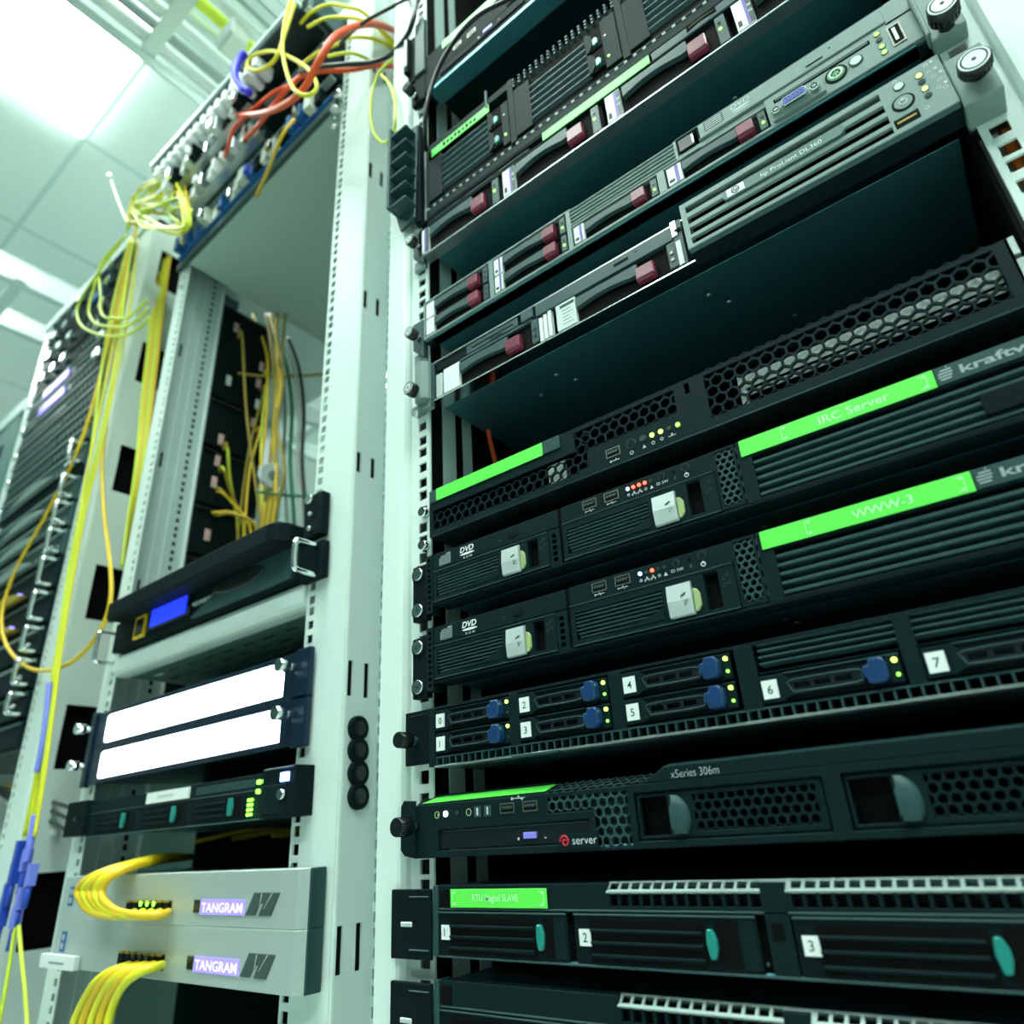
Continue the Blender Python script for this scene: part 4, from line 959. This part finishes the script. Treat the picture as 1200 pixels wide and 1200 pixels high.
fibre_tray(1122, 20, -1096, -812, 42, 'middle fibre tray with white connectors above the blue-edged one', 1)
fibre_tray(1176, -4, -1090, -812, 44, 'upper fibre tray of the middle rack, crowded with shiny connectors', 2)
t = thing('fibre_shelf_top', (-900,-20,1262), 'pale rail along the top front of the fibre trays', 'rail')
m = MB().box(-1120, -640, -34, -22, 1266, 1276, 'post_paint').box(-1120, -640, -22, 56, 1262, 1265, 'steel_dark').box(-1120,-640,-30,-24,1256,1266,'hp_dark'); build('rail', m, t, .6)
for x in range(-1104, -760, 24): build('rail_clip', MB().box(x, x+13, -30, 6, 1226+(x%3)*4, 1254, 'chrome' if x%2 else 'white_paper'), t, 1.5)
t = thing('network_switch', (-770,30,1120), 'black switch with a grey strip beside the shiny fibre trays', 'switch')
m = MB().box(-800, -632, 24, 300, 1164, 1252, 'black_plastic').box(-800,-632,20,26,1214,1222,'steel').box(-790,-640,21,25,1170,1206,'void'); build('case', m, t, 2)
for k in range(5): build('port', MB().box(-786+k*29, -766+k*29, 18, 24, 1176, 1196, 'hp_dark').box(-783+k*29,-769+k*29,17,20,1178,1192,'void'), t)
build('thumb_screw', MB().cyl((-624,44,1108), 8, 12, 'chrome', 'y', 14), t); build('thumb_screw', MB().cyl((-627,44,1072), 7, 12, 'steel', 'y', 14), t)
t = thing('network_switch', (-800,-10,1250), 'dark grey switch at the top of the middle rack', 'switch')
m = MB().box(-860, -636, -6, 260, 1282, 1340, 'hp_dark').box(-860,-636,-10,-4,1280,1286,'steel').box(-850,-650,-8,-4,1294,1330,'black_plastic'); build('case', m, t, 2)
build('blue_strap', MB().tube([at(287,62,y=-50),at(279,72,y=-54),at(275,86,y=-56),at(278,98,y=-56),at(285,105,y=-54),at(292,108,y=-50)], 7, 'strap_blue', 8, 5), loc=at(279,85,y=-50), label='short fat blue strap curving beside the fibre trays', cat='strap')

# --- inside the middle rack: black side panels with pink tags
build('spool', MB().cyl((-1000,230,at(286,548,x=-1000)[2]), 24, 10, 'pale_tag', 'x', 24).cyl((-990,230,at(286,548,x=-1000)[2]), 9, 3, 'hp_grey', 'x', 16), loc=at(286,548,x=-1000), label='pale round spool beside the black side units inside the middle rack', cat='spool')
tags = ((259,515,0),(255,540,0),(251,565,0),(247,592,0),(243,627,0),(277,384,0),(307,430,1),(303,449,1),(302,474,2),(297,495,1),(268,446,2))
rows = ((330,470,'lowest'),(476,570,'second from the bottom'),(576,690,'third from the bottom'),(696,800,'second from the top'),(806,1030,'topmost'))
for z0, z1, w_ in rows:
    t = thing('side_panel_unit', (-1112,160,z0), 'black unit on the inner side of the middle rack, %s of five' % w_, 'rack unit', 'black side units inside the middle rack')
    build('case', MB().box(-1150, -1110, 156, 278, z0, z1, 'black_plastic'), t, 1.5)
    build('ridge', MB().box(-1111, -1106, 158, 276, z1-9, z1-4, 'black_gloss'), t)
    for px, py, k in tags:
        p = at(px, py, x=-1109)
        if z0 <= p[2] <= z1: build('tag', MB().box(-1111, -1107.5, p[1]-5, p[1]+5, p[2]-11, p[2]+11, ('pink_tag','pink_tag','pale_tag')[k]), t, .6, label='pink tag' if k < 2 else None)
t = thing('side_panel_unit', (-640,300,420), 'dark unit deep inside the middle rack beside the right post', 'rack unit')
build('case', MB().box(-760, -640, 330, 700, 380, 640, 'cabinet_grey'), t, 2); build('front_frame', MB().box(-758, -642, 326, 332, 400, 620, 'bezel'), t, 1)

# ================================================================ FAR RACK
fr = thing('equipment_rack', (-1600,RY,-ZC), 'pale green frame of the far rack with large square openings in its side', 'rack')
mb = MB()
mb.plate(-1384, -1316, ZB, ZT, RY, 2, [(-1378,-1369,z-4,z+4) for z in spiral_holes(-330, 1300)], 'post_paint')
mb.prismz([(-1320,RY),(-1314,RY+.8),(-1311,RY+3),(-1310,RY+8),(-1312,RY+8),(-1313,RY+5),(-1320,RY+2)], ZB, ZT, 'post_paint')
mb.plate(RY+7, 240, ZB, ZT, -1312, 2, [(90,150,z,z+103) for z in (-372,-117,136,388,643,900,1163)]+[(172,178,z,z+5) for z in (-40,190,520)], 'post_paint', 'x')
build('front_post', mb, fr)
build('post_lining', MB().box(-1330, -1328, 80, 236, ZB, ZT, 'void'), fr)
mb = MB(); mb.plate(-1905, -1830, ZB, ZT, RY, 2, [(-1846,-1836,z-4,z+4) for z in spiral_holes(-330, 1300)], 'post_paint'); mb.box(-1907, -1905, RY, 240, ZB, ZT, 'post_paint'); build('front_post', mb, fr)
build('top_frame', MB().box(-1907, -1310, 56, 760, ZT-14, ZT+16, 'post_paint'), fr, 1.5); build('base_frame', MB().box(-1907, -1310, RY, 760, ZB-8, ZB+60, 'post_paint'), fr, 1)
build('rear_frame', MB().box(-1900, -1830, 740, 745, ZB, ZT, 'post_shade').box(-1390, -1316, 740, 745, ZB, ZT, 'post_shade'), fr, 1)
for k, z in enumerate(range(150, 1300, 74)): build('cage_screw', MB().cyl((-1842,50,z+20), 9, 12, 'chrome', 'y', 12), fr)
ords = ('topmost','second','third','fourth','fifth','sixth','seventh','eighth','ninth','tenth','eleventh','twelfth','thirteenth','fourteenth','fifteenth','sixteenth','seventeenth','eighteenth','nineteenth','twentieth','twenty-first','twenty-second','twenty-third','twenty-fourth')
kinds = 'PLPPVVSSSSDDDDMMHHGB'
zt = 1318.
for n, kd in enumerate(kinds):
    h = 58 if kd in 'DH' else 66 if kd in 'PM' else 50
    z1, z0 = zt, zt-h+5; zt -= h
    if kd == 'D' and n == 10: zt -= 20
    desc = {'P':'dark server with shiny catches','L':'dark unit with a pale block','V':'server with a violet lit strip','S':'slate-blue server','D':'server with a curved pale front','M':'server with mustard fronts','H':'unit with a chrome pull handle','G':'unit with a green light','B':'black unit'}[kd]
    t = thing('rack_mounted_server', (-1605,RY,z0), '%s in the far rack, %s from the top' % (desc, ords[n]) if n else desc+', topmost in the far rack', 'server', 'blurred servers in the far rack')
    build('chassis', MB().box(-1826, -1388, 66, 330, z0, z1, 'steel_dark'), t, .5)
    f = MB().box(-1828, -1386, 54, 66, z0, z1, 'slate' if kd in 'VSD' else 'bezel').box(-1828, -1386, 50, 56, z1-8, z1-3, 'hp_grey' if kd in 'SDVH' else 'hp_dark').box(-1828,-1386,51,56,z0,z0+3,'void')
    if kd in 'SDVP':
        for k in range(16): f.box(-1560+k*10, -1556+k*10, 52, 56, z0+8, z0+24, 'hp_grey' if k % 2 else 'black_plastic')
    build('bezel', f, t, .8)
    if kd == 'V': build('display', MB().box(-1740, -1600, 50, 55, z0+10, z0+30, 'lcd_violet'), t, label='violet lit strip')
    if kd in 'DM':
        pts = [(-1740+240*k/12, z0+10+22*math.sin(math.pi*k/12)) for k in range(13)]
        build('curved_cover', MB().prism(pts, 44, 54, 'hp_grey' if kd == 'D' else 'mustard'), t, 1)
    if kd in 'HDMG': pull(t, -1394, 54, z0+6, z1-6, 24, 4)
    if kd in 'PLV':
        for x in ((-1760,-1700,-1640,-1470) if kd != 'V' else (-1430,)): build('catch', MB().box(x, x+24, 38, 54, z0+14, z0+34, 'chrome'), t, 2)
    if kd == 'L': build('pale_block', MB().box(-1560, -1500, 44, 54, z0+10, z0+36, 'blue_port'), t, 2)
    if kd in 'HDG':
        for k in range(3): build('push_button', MB().cyl((-1430-k*16, 48, z0+24), 4, 6, 'steel', 'y', 10), t)
    if kd in 'GM': build('status_light', MB().cyl((-1540, 46, z0+20), 5, 8, 'led_green' if kd == 'G' else 'lcd_violet', 'y', 10), t)

# --- tall cabinet past the far rack
t = thing('equipment_cabinet', (-2420,90,-ZC), 'tall grey-green cabinet beyond the far rack at the left edge', 'cabinet')
build('body', MB().box(-2900, -1990, 90, 900, -ZC, 1170, 'cabinet_grey'), t, 3)
build('door', MB().box(-2880, -2010, 80, 90, -ZC+60, 1120, 'cabinet_grey').box(-2800, -2090, 78, 82, -ZC+120, 1060, 'bezel'), t, 3); build('top_trim', MB().box(-2900, -1990, 76, 100, 1130, 1170, 'post_shade'), t, 2)

# ================================================================ OVERHEAD TRAYS
def ladder(x0, x1, ya, yb, z, lbl, cables=True, h=58):
    t = thing('cable_tray', ((x0+x1)/2, (ya+yb)/2, z), lbl, 'cable tray')
    for x in (x0, x1-4): build('side_rail', MB().box(x, x+4, ya, yb, z, z+h, 'tray_metal').box(x-(0 if x == x0 else 22), x+(26 if x == x0 else 4), ya, yb, z, z+3, 'tray_metal').box(x-2, x+6, ya, yb, z+h, z+h+5, 'tray_metal'), t, .8)
    y = ya+60
    while y < yb: build('rung', MB().box(x0, x1, y, y+34, z+4, z+14, 'tray_metal'), t, 1); y += 190
    return t
ladder(-1242, -920, -900, 1700, 1700, 'perforated metal cable tray running overhead above the middle rack')
ladder(-2420, -2150, -1200, 1700, 1640, 'pale metal cable tray crossing at the left edge below the ceiling', h=80)
for n, (x, r, m, l) in enumerate(((-1204,16,'white_cable','thick white'),(-1162,13,'grey_cable','grey'),(-1120,15,'white_cable','second thick white'),(-1080,12,'tray_metal','thin silver'),(-1040,14,'lime_cable','pale green'),(-1000,13,'white_cable','third thick white'),(-962,12,'grey_cable','second grey'))):
    m_ = MB().tube([(x+rnd.uniform(-4,4), y, 1716+r) for y in range(-880, 1681, 320)], r, m, 8, 3); build('tray_cord', m_, loc=(x,0,1716), label=l+' cable lying along the overhead cable tray', cat='cable', group='cables in the overhead tray')
t = thing('ceiling_junction_box', (-1010,-60,1640), 'small cream box hanging under the overhead cable tray', 'box'); build('body', MB().box(-1050, -985, 20, 60, 1640, 1700, 'beige_port'), t, 4); build('lid', MB().box(-1046, -989, 16, 21, 1645, 1695, 'pale_tag'), t, 1)
# ================================================================ CABLES
def cord(pts, r, m, lbl, group=None, name='patch_cord', seg=8, sub=6, ends=None):
    P = [(p if len(p) == 3 and not isinstance(p[0], str) else p) for p in pts]
    mb = MB().tube(P, r, m, seg, sub)
    t = build(name, mb, loc=P[0], label=lbl, cat='cable', group=group)
    for k, bm in (ends or ()):
        a = Vector(P[k]); b = Vector(P[1] if k == 0 else P[-2]); d = (a-b).normalized()
        build('plug', MB().tube([a-d*26, a+d*16], 5.5, bm, 6, 1), t)
    return t
def px(pl, y): return [at(a, b, y=y if len(q) == 0 else q[0]) for a, b, *q in pl]
# the big yellow loop and its companions in front of the far rack
cord(px([(160,268),(150,300),(132,380),(110,470),(88,535),(56,600),(20,665),(3,715),(6,752),(26,778),(50,786),(80,778),(104,758),(122,730),(130,700),(129,660),(122,600),(120,540),(128,470),(138,400),(152,320)], 44), 3.4, 'amber_cable', 'yellow cable making the big hanging loop at the left edge')
for k, (a, b, c) in enumerate(((0,'first','lime_cable'),(3.2,'second','yellow_cable'),(6.4,'third','lime_cable'),(9.6,'fourth','yellow_cable'))):
    j = [(0,-2,-3,0,2,0,1,-1,0,0),(3,2,0,-2,-1,1,0,1,0,1),(-1,0,2,1,0,-1,0,0,1,0),(2,3,1,2,1,0,-1,0,0,1)][k]
    cord(px([(x_+a*g_+j[i_],y_) for i_, (x_,y_,g_) in enumerate(((152,280,.8),(136,350,1.5),(124,420,1.6),(108,520,1),(96,580,.75),(82,660,.7),(66,760,.75),(54,840,.8),(40,920,1.1),(28,980,1.2)))], 40-k*3), 2.6, c, 'yellow cable of the long bundle down the far post, %s from the left' % b, 'long yellow bundle by the far post')
cord(px([(58,800),(54,840),(48,880),(43,905)], 30), 4, 'violet_boot', 'violet-blue length of cable within the long yellow bundle')
cord(px([(41,955),(36,985),(30,1010)], 30), 5, 'violet_boot', 'violet-blue sleeve at the lower end of the yellow bundle')
for k, (a, b) in enumerate(((26,985),(34,995),(20,1010),(40,1012),(12,1035),(28,1040),(6,1060),(22,1062))):
    p = at(a, b, y=34); q = at(a-6, b+26, y=34)
    t = build('hanging_connector', MB().tube([p, q], 7.5, 'violet_boot' if k % 2 else 'blue_boot', 4, 1, False).tube([q, (2*q[0]-p[0], q[1], 2*q[2]-p[2])], 4, 'blue_boot', 8, 1), loc=p, label='blue connector hanging in the cluster at the lower left edge, %s from the top' % ords[k] if k else 'blue connector topmost in the hanging cluster at the lower left edge', cat='connector', group='hanging blue connectors')
cord(px([(18,1085),(14,1110),(8,1150),(-4,1215)], 34), 2.6, 'lime_cable', 'left of two thin yellow cables below the blue connectors'); cord(px([(22,1085),(25,1120),(29,1160),(33,1215)], 34), 2.6, 'lime_cable', 'right of two thin yellow cables below the blue connectors')
for k, (o, w_) in enumerate(((0,'widest'),(10,'middle'),(20,'narrowest'))):
    cord(px([(148,275),(122-o*.2,310),(98+o,345),(90+o*1.4,365),(96+o*1.4,382-o*.5),(118+o*.6,392-o),(150,392-o),(176-o*.2,372-o)], 24+k*3), 2.8, 'lime_cable', '%s of the three yellow loops hanging at the top of the far post' % w_, 'yellow loops at the far post')
# bundle along the opening between the racks
for k in range(6):
    o = k*4.4; w_ = ('first','second','third','fourth','fifth','sixth')[k]
    cord(px([(182+o*.9,285),(180+o*.7,330),(174+o*.6,400),(166+o*.6,470),(160+o*.5,540),(150+o*.4,610),(143+o*.2,665)], 96+k*3), 3.0, ('lime_cable','yellow_cable','amber_cable')[k % 3], 'yellow cable in the bundle between the far and middle racks, %s from the left' % w_, 'yellow bundle between the racks')
cord(px([(72,1012),(66,1050),(56,1090),(52,1112)], 150), 4, 'amber_cable', 'amber cable behind the lowest square opening of the far rack')
# spaghetti where the bundle leaves the fibre trays
R2 = random.Random(11); nm = ('first','second','third','fourth','fifth','sixth','seventh','eighth','ninth','tenth')
for k in range(10):
    x0 = 205+R2.uniform(-6,20); y0 = 215+R2.uniform(-10,40); f = lambda s: R2.uniform(-s, s)
    pts = px([(152+f(8),262+f(10)),(170+f(10),245+f(12)),(192+f(8),240+f(14)),(x0,y0),(216+f(8),258+f(10)),(200+f(12),270+f(6)),(172+f(8),260+f(8)),(155+f(6),250+f(10)),(172+f(10),222+f(10)),(196+f(8),212+f(10))], -8+k*2)
    cord(pts, 2.4, ('lime_cable','yellow_cable','lime_cable','amber_cable')[k % 4], 'loose yellow cable tangled at the left end of the fibre trays, %s inward' % nm[k], 'tangled yellow cables at the fibre trays')
cord(px([(150,262),(140,240),(129,207)], -10), 2.4, 'lime_cable', 'short yellow cable end sticking up left of the tangle', ends=((2,'white_cable'),))
# orange, yellow and black cables at the top of the middle rack
T = 'cables at the top of the middle rack'
cord(px([(262,142,20),(280,136,0),(310,132,-30),(335,122,-40),(356,104,-50),(372,75,-55),(388,48,-50),(404,36,-30),(425,29,10),(448,30,60),(470,40,120)], 0), 5, 'orange_cable', 'thick orange-red cable arching up from the fibre trays to the top')
cord(px([(285,165,20),(300,150,0),(330,112,-20),(352,90,-10),(378,83,0),(410,82,20),(440,77,60),(470,78,120)], 0), 4, 'orange_cable', 'orange cable running level below the arching one')
cord(px([(262,190,20),(268,170,0),(275,150,-10),(300,125,-10),(322,108,0),(345,98,10)], 0), 3.4, 'orange_cable', 'short orange cable among the shiny connectors')
cord(px([(345,-10,-40),(335,20,-50),(331,55,-55),(336,85,-55),(345,105,-55),(358,112,-50),(368,108,-45),(371,98,-40),(362,82,-40),(345,70,-45),(320,60,-50),(296,66,-50),(290,80,-50),(305,82,-50),(322,70,-50),(332,45,-50),(345,5,-45)], 0), 3.0, 'yellow_cable', 'yellow cable looped in a bow at the top of the fibre trays')
cord(px([(352,28,-10),(365,14,-10),(385,5,0),(405,8,10),(430,18,40),(465,60,110)], 0), 2.8, 'yellow_cable', 'uppermost yellow cable arching across to the near rack')
cord(px([(360,32,-10),(380,22,0),(400,20,10),(425,24,30),(450,38,80),(468,58,120)], 0), 2.8, 'yellow_cable', 'second yellow cable arching across to the near rack')
cord(px([(350,78,-10),(372,62,0),(395,52,10),(412,44,20),(440,46,60),(466,58,120)], 0), 2.8, 'yellow_cable', 'third yellow cable arching across under the orange one')
cord(px([(385,66,0),(410,62,10),(432,70,50),(440,78,70)], 0), 2.6, 'lime_cable', 'short yellow cable crossing the top of the rack post')
cord(px([(466,66,60),(448,80,40),(438,100,36),(434,130,30),(438,155,26),(448,167,20),(457,163,10),(463,148,-6),(463,120,-8),(457,100,-6),(447,88,-4)], 0), 2.2, 'lime_cable', 'thin yellow cable hanging in a loop in front of the pale post')
cord(px([(352,84,-30),(372,79,-30),(400,76,-20),(430,74,0),(455,66,6),(474,46,-4),(484,24,-10),(489,-8,-10)], 0), 3.4, 'black_cable', 'black cable curving from the fibre trays up past the near rack')
cord(px([(398,52,0),(412,38,0),(430,24,0),(452,12,0),(486,-6,0)], 0), 2.6, 'black_cable', 'thin black cable slanting up across the pale post')
cord(px([(300,230,60),(312,205,30),(330,160,10),(345,140,20)], 0), 3, 'amber_cable', 'amber cable on the dark right half of the fibre trays')
# grey-black lead in front of the topmost near-rack servers
cord([at(499,176,y=-4),at(498,150,y=-24),at(500,125,y=-30),at(508,95,y=-30),at(520,68,y=-30),at(540,38,y=-30),at(562,17,y=-30),at(590,2,y=-30),at(620,-12,y=-30)], 2.6, 'black_cable', 'glossy black lead curving in front of the topmost near-rack servers')
# yellow cables of the two silver units
for k in range(5):
    w_ = nm[k]; o = k*7
    cord(px([(197-k*10,1069,34),(188-k*9,1072,18),(165-k*9,1073,8),(138-k*8,1068,8),(122-k*6.5,1056,8),(119-k*7,1044,8),(126-k*6,1031,10),(142-k*5,1021,20),(165-k*4,1013,44),(190,1008-k,80),(225,1004,160)], 0), 4.2, 'yellow_cable' if k % 2 else 'amber_cable', 'thick yellow cable looping out of the upper silver unit, %s from the right' % w_, 'yellow cables of the upper silver unit')
    cord(px([(190-k*10,1131,34),(182-k*9,1133,16),(165-k*9,1139,4),(148-k*9,1151,0),(137-k*9,1168,0),(130-k*9.5,1186,0),(126-k*10,1205,0),(122-k*10,1260,6)], 0), 4.2, 'amber_cable' if k % 2 else 'yellow_cable', 'thick yellow cable falling from the lower silver unit, %s from the right' % w_, 'yellow cables of the lower silver unit')
for k in range(4): cord([(-1010+k*90,180,14),(-960+k*70,230,24-k*4),(-850+k*50,250,18+k*3),(-720+k*20,240,10)], 3.2, 'amber_cable', 'amber cable lying behind the upper silver unit, %s from the left' % nm[k], 'amber cables behind the silver units')
for k in range(5): cord([(-800+k*30,300,-140),(-770+k*26,220,-175),(-700+k*20,180,-200-k*14),(-640,200,-215-k*10)], 2.8, 'amber_cable', 'thin amber cable in the dark below the lower silver unit, %s from the left' % nm[k], 'thin amber cables under the silver units')
# inside the middle rack
for k in range(9):
    a = R2.uniform(-7,7); u = lambda: R2.uniform(-4,4)
    cord([at(308+a*2+k*1.6,368,y=250),at(316+a*.6+k*1.4+u(),410,y=246),at(318+a+k*1.3+u(),450,y=240),at(316+a*.5+k*1.2+u(),500,y=238),at(314+a+k*1.2+u(),550,y=236),at(308+k*2,600,y=236),at(300+k*2,650,y=236)], 3.0, ('mustard','amber_cable','mustard')[k % 3], 'amber cable in the thick bundle inside the middle rack, %s from the left' % nm[k], 'amber bundle inside the middle rack')
for k, (a, b) in enumerate(((259,523),(255,550),(251,574),(247,601),(277,396),(260,527),(256,553),(252,577),(249,604),(307,440),(303,458),(298,505))):
    p = at(a+2, b, x=-1106); q = at(278+(k*7)%34, 616, y=240)
    cord([p, (p[0]+22, p[1]-4, p[2]-8), ((p[0]*1.1+q[0]*.9)/2+6, (p[1]+q[1])/2-6, (p[2]+q[2])/2+10), q, (q[0]+6, q[1]+4, q[2]-70)], 2.6, ('mustard','lime_cable','mustard','amber_cable')[k % 4], 'yellow-green cable leaving a tagged black side unit, %s of twelve' % ords[k].replace('topmost','first'), 'cables of the side units')
cord(px([(238,424,180),(262,434,190),(300,440,230),(340,441,300),(395,437,400)], 0), 3, 'mustard', 'olive cable strung level across the inside of the middle rack')
cord(px([(300,576,200),(330,580,240),(375,582,300),(400,578,320)], 0), 2.6, 'green_cable', 'thin green cable strung level low inside the middle rack')
for k, (a, m) in enumerate(((338,'green_cable'),(346,'white_cable'),(330,'grey_cable'),(352,'black_cable'))):
    cord(px([(a-14,396,300),(a-2,430,310),(a+4,480,310),(a+2,540,310),(a+6,600,310),(a+8,660,310)], 0), 4, m, {'green_cable':'dark green','white_cable':'white','grey_cable':'grey','black_cable':'black'}[m]+' cable hanging beside the amber bundle inside the middle rack', 'cables beside the amber bundle')
# low at the left
cord(px([(-10,922,200),(20,945,150),(50,960,120),(66,975,110)], 0), 7, 'white_cable', 'white cable slanting into the dark at the lower left')
for k, (b, w_) in enumerate(((938,'upper'),(946,'middle'),(956,'lower'))): cord(px([(-10,920+k*3,160),(40,b-6,120),(62,b+2+k*3,100),(84,b+9+k*6,90)], 0), 3, 'black_cable', '%s of three black cables crossing to the slim black server' % w_, 'black cables at the lower left')
cord(px([(-10,918,240),(14,920,220),(34,924,200)], 0), 5, 'amber_cable', 'short amber cable at the left edge above the white one')
# glimpsed through the near rack
cord([at(571,495,y=74),at(574,515,y=74),at(580,540,y=74),at(586,570,y=74)], 2.2, 'orange_cable', 'orange cable glimpsed behind the near rack under the scratched server')
cord([(77,22,-60),(77,22,100),(78,24,330),(80,26,374),(78,28,420)], 3.4, 'orange_tag', 'orange cable seen through the holes of the right-hand post') 
# ================================================================ ROOM, LIGHT, CAMERA
HC = 2380.0
def tile_material():
    m = bpy.data.materials.new('ceiling_tile'); m.use_nodes = True; nt = m.node_tree; b = nt.nodes['Principled BSDF']; b.inputs['Roughness'].default_value = .8
    tc = nt.nodes.new('ShaderNodeTexCoord'); sp = nt.nodes.new('ShaderNodeSeparateXYZ'); nt.links.new(tc.outputs['Object'], sp.inputs[0])
    facs = []
    for ax, off in (('X', -2.17), ('Y', .07)):
        a = nt.nodes.new('ShaderNodeMath'); a.operation = 'SUBTRACT'; a.inputs[1].default_value = off; nt.links.new(sp.outputs[ax], a.inputs[0])
        d = nt.nodes.new('ShaderNodeMath'); d.operation = 'PINGPONG'; d.inputs[1].default_value = .3; nt.links.new(a.outputs[0], d.inputs[0])
        g = nt.nodes.new('ShaderNodeMath'); g.operation = 'LESS_THAN'; g.inputs[1].default_value = .009; nt.links.new(d.outputs[0], g.inputs[0]); facs.append(g)
    mx = nt.nodes.new('ShaderNodeMath'); mx.operation = 'MAXIMUM'; nt.links.new(facs[0].outputs[0], mx.inputs[0]); nt.links.new(facs[1].outputs[0], mx.inputs[1])
    c = nt.nodes.new('ShaderNodeMix'); c.data_type = 'RGBA'; c.inputs[6].default_value = (.84,.93,.89,1); c.inputs[7].default_value = (.62,.76,.73,1)
    nt.links.new(mx.outputs[0], c.inputs[0]); nt.links.new(c.outputs[2], b.inputs['Base Color']); MATS['ceiling_tile'] = m
tile_material()
X0, X1, Y0, Y1 = -6000, 2600, -2900, 3000
def struct(name, x0, x1, y0, y1, z0, z1, m): return build(name, MB().box(x0, x1, y0, y1, z0, z1, m), loc=(0,0,-ZC), kind='structure')
struct('floor', X0, X1, Y0, Y1, -ZC-60, -ZC, 'wall_vinyl')
struct('ceiling', X0, X1, Y0, Y1, HC, HC+60, 'ceiling_tile')
struct('wall_back', X0, X1, Y1, Y1+80, -ZC, HC, 'wall_paint'); struct('wall_front', X0, X1, Y0-80, Y0, -ZC, HC, 'dark_wall')
struct('wall_left', X0-80, X0, Y0, Y1, -ZC, HC, 'wall_paint'); struct('wall_right', X1, X1+80, Y0, Y1, -ZC, HC, 'wall_paint')
def lamp(x, y, lbl, grp=None):
    t = thing('ceiling_light', (x, y, HC), lbl, 'ceiling light', grp)
    build('diffuser', MB().box(x-285, x+285, y-285, y+285, HC-17, HC-4, 'lamp_glow'), t)
    f = MB()
    for a, b, c, d in ((-300,300,-300,-285),(-300,300,285,300),(-300,-285,-285,285),(285,300,-285,285)): f.box(x+a, x+b, y+c, y+d, HC-6, HC-1, 'lamp_trim')
    build('frame', f, t)
lamp(-1870, -230, 'square glowing ceiling light, the one that shows at the upper left')
for x, y in ((530,-830),(1130,-230),(-670,-830),(-3670,-230),(-670,-2030),(1130,-2030),(-2470,1570),(-4270,1570)):
    lamp(x, y, 'square ceiling light further along the room, outside the picture', 'other ceiling lights')

cam = bpy.data.cameras.new('camera'); co = bpy.data.objects.new('camera', cam); COL.objects.link(co)
co.matrix_world = Matrix.Translation(W((0,-DC,0))) @ Matrix((RX, UX, -FX)).transposed().to_4x4()
cam.sensor_width = 36; cam.lens = F/1200*36; cam.clip_start = .02
cam.dof.use_dof = True; cam.dof.focus_distance = .50; cam.dof.aperture_fstop = 5.4; cam.dof.aperture_blades = 7
sc = bpy.context.scene; sc.camera = co
w = bpy.data.worlds.new('world'); sc.world = w; w.use_nodes = True
w.node_tree.nodes['Background'].inputs[0].default_value = (.3,.5,.48,1); w.node_tree.nodes['Background'].inputs[1].default_value = .05
sc.view_settings.view_transform = 'Standard'; sc.view_settings.look = 'None'; sc.view_settings.gamma = 1; sc.view_settings.use_curve_mapping = False
sc.view_settings.exposure = 0.95
sc.cycles.use_denoising = True; sc.cycles.max_bounces = 8; sc.cycles.sample_clamp_indirect = 6
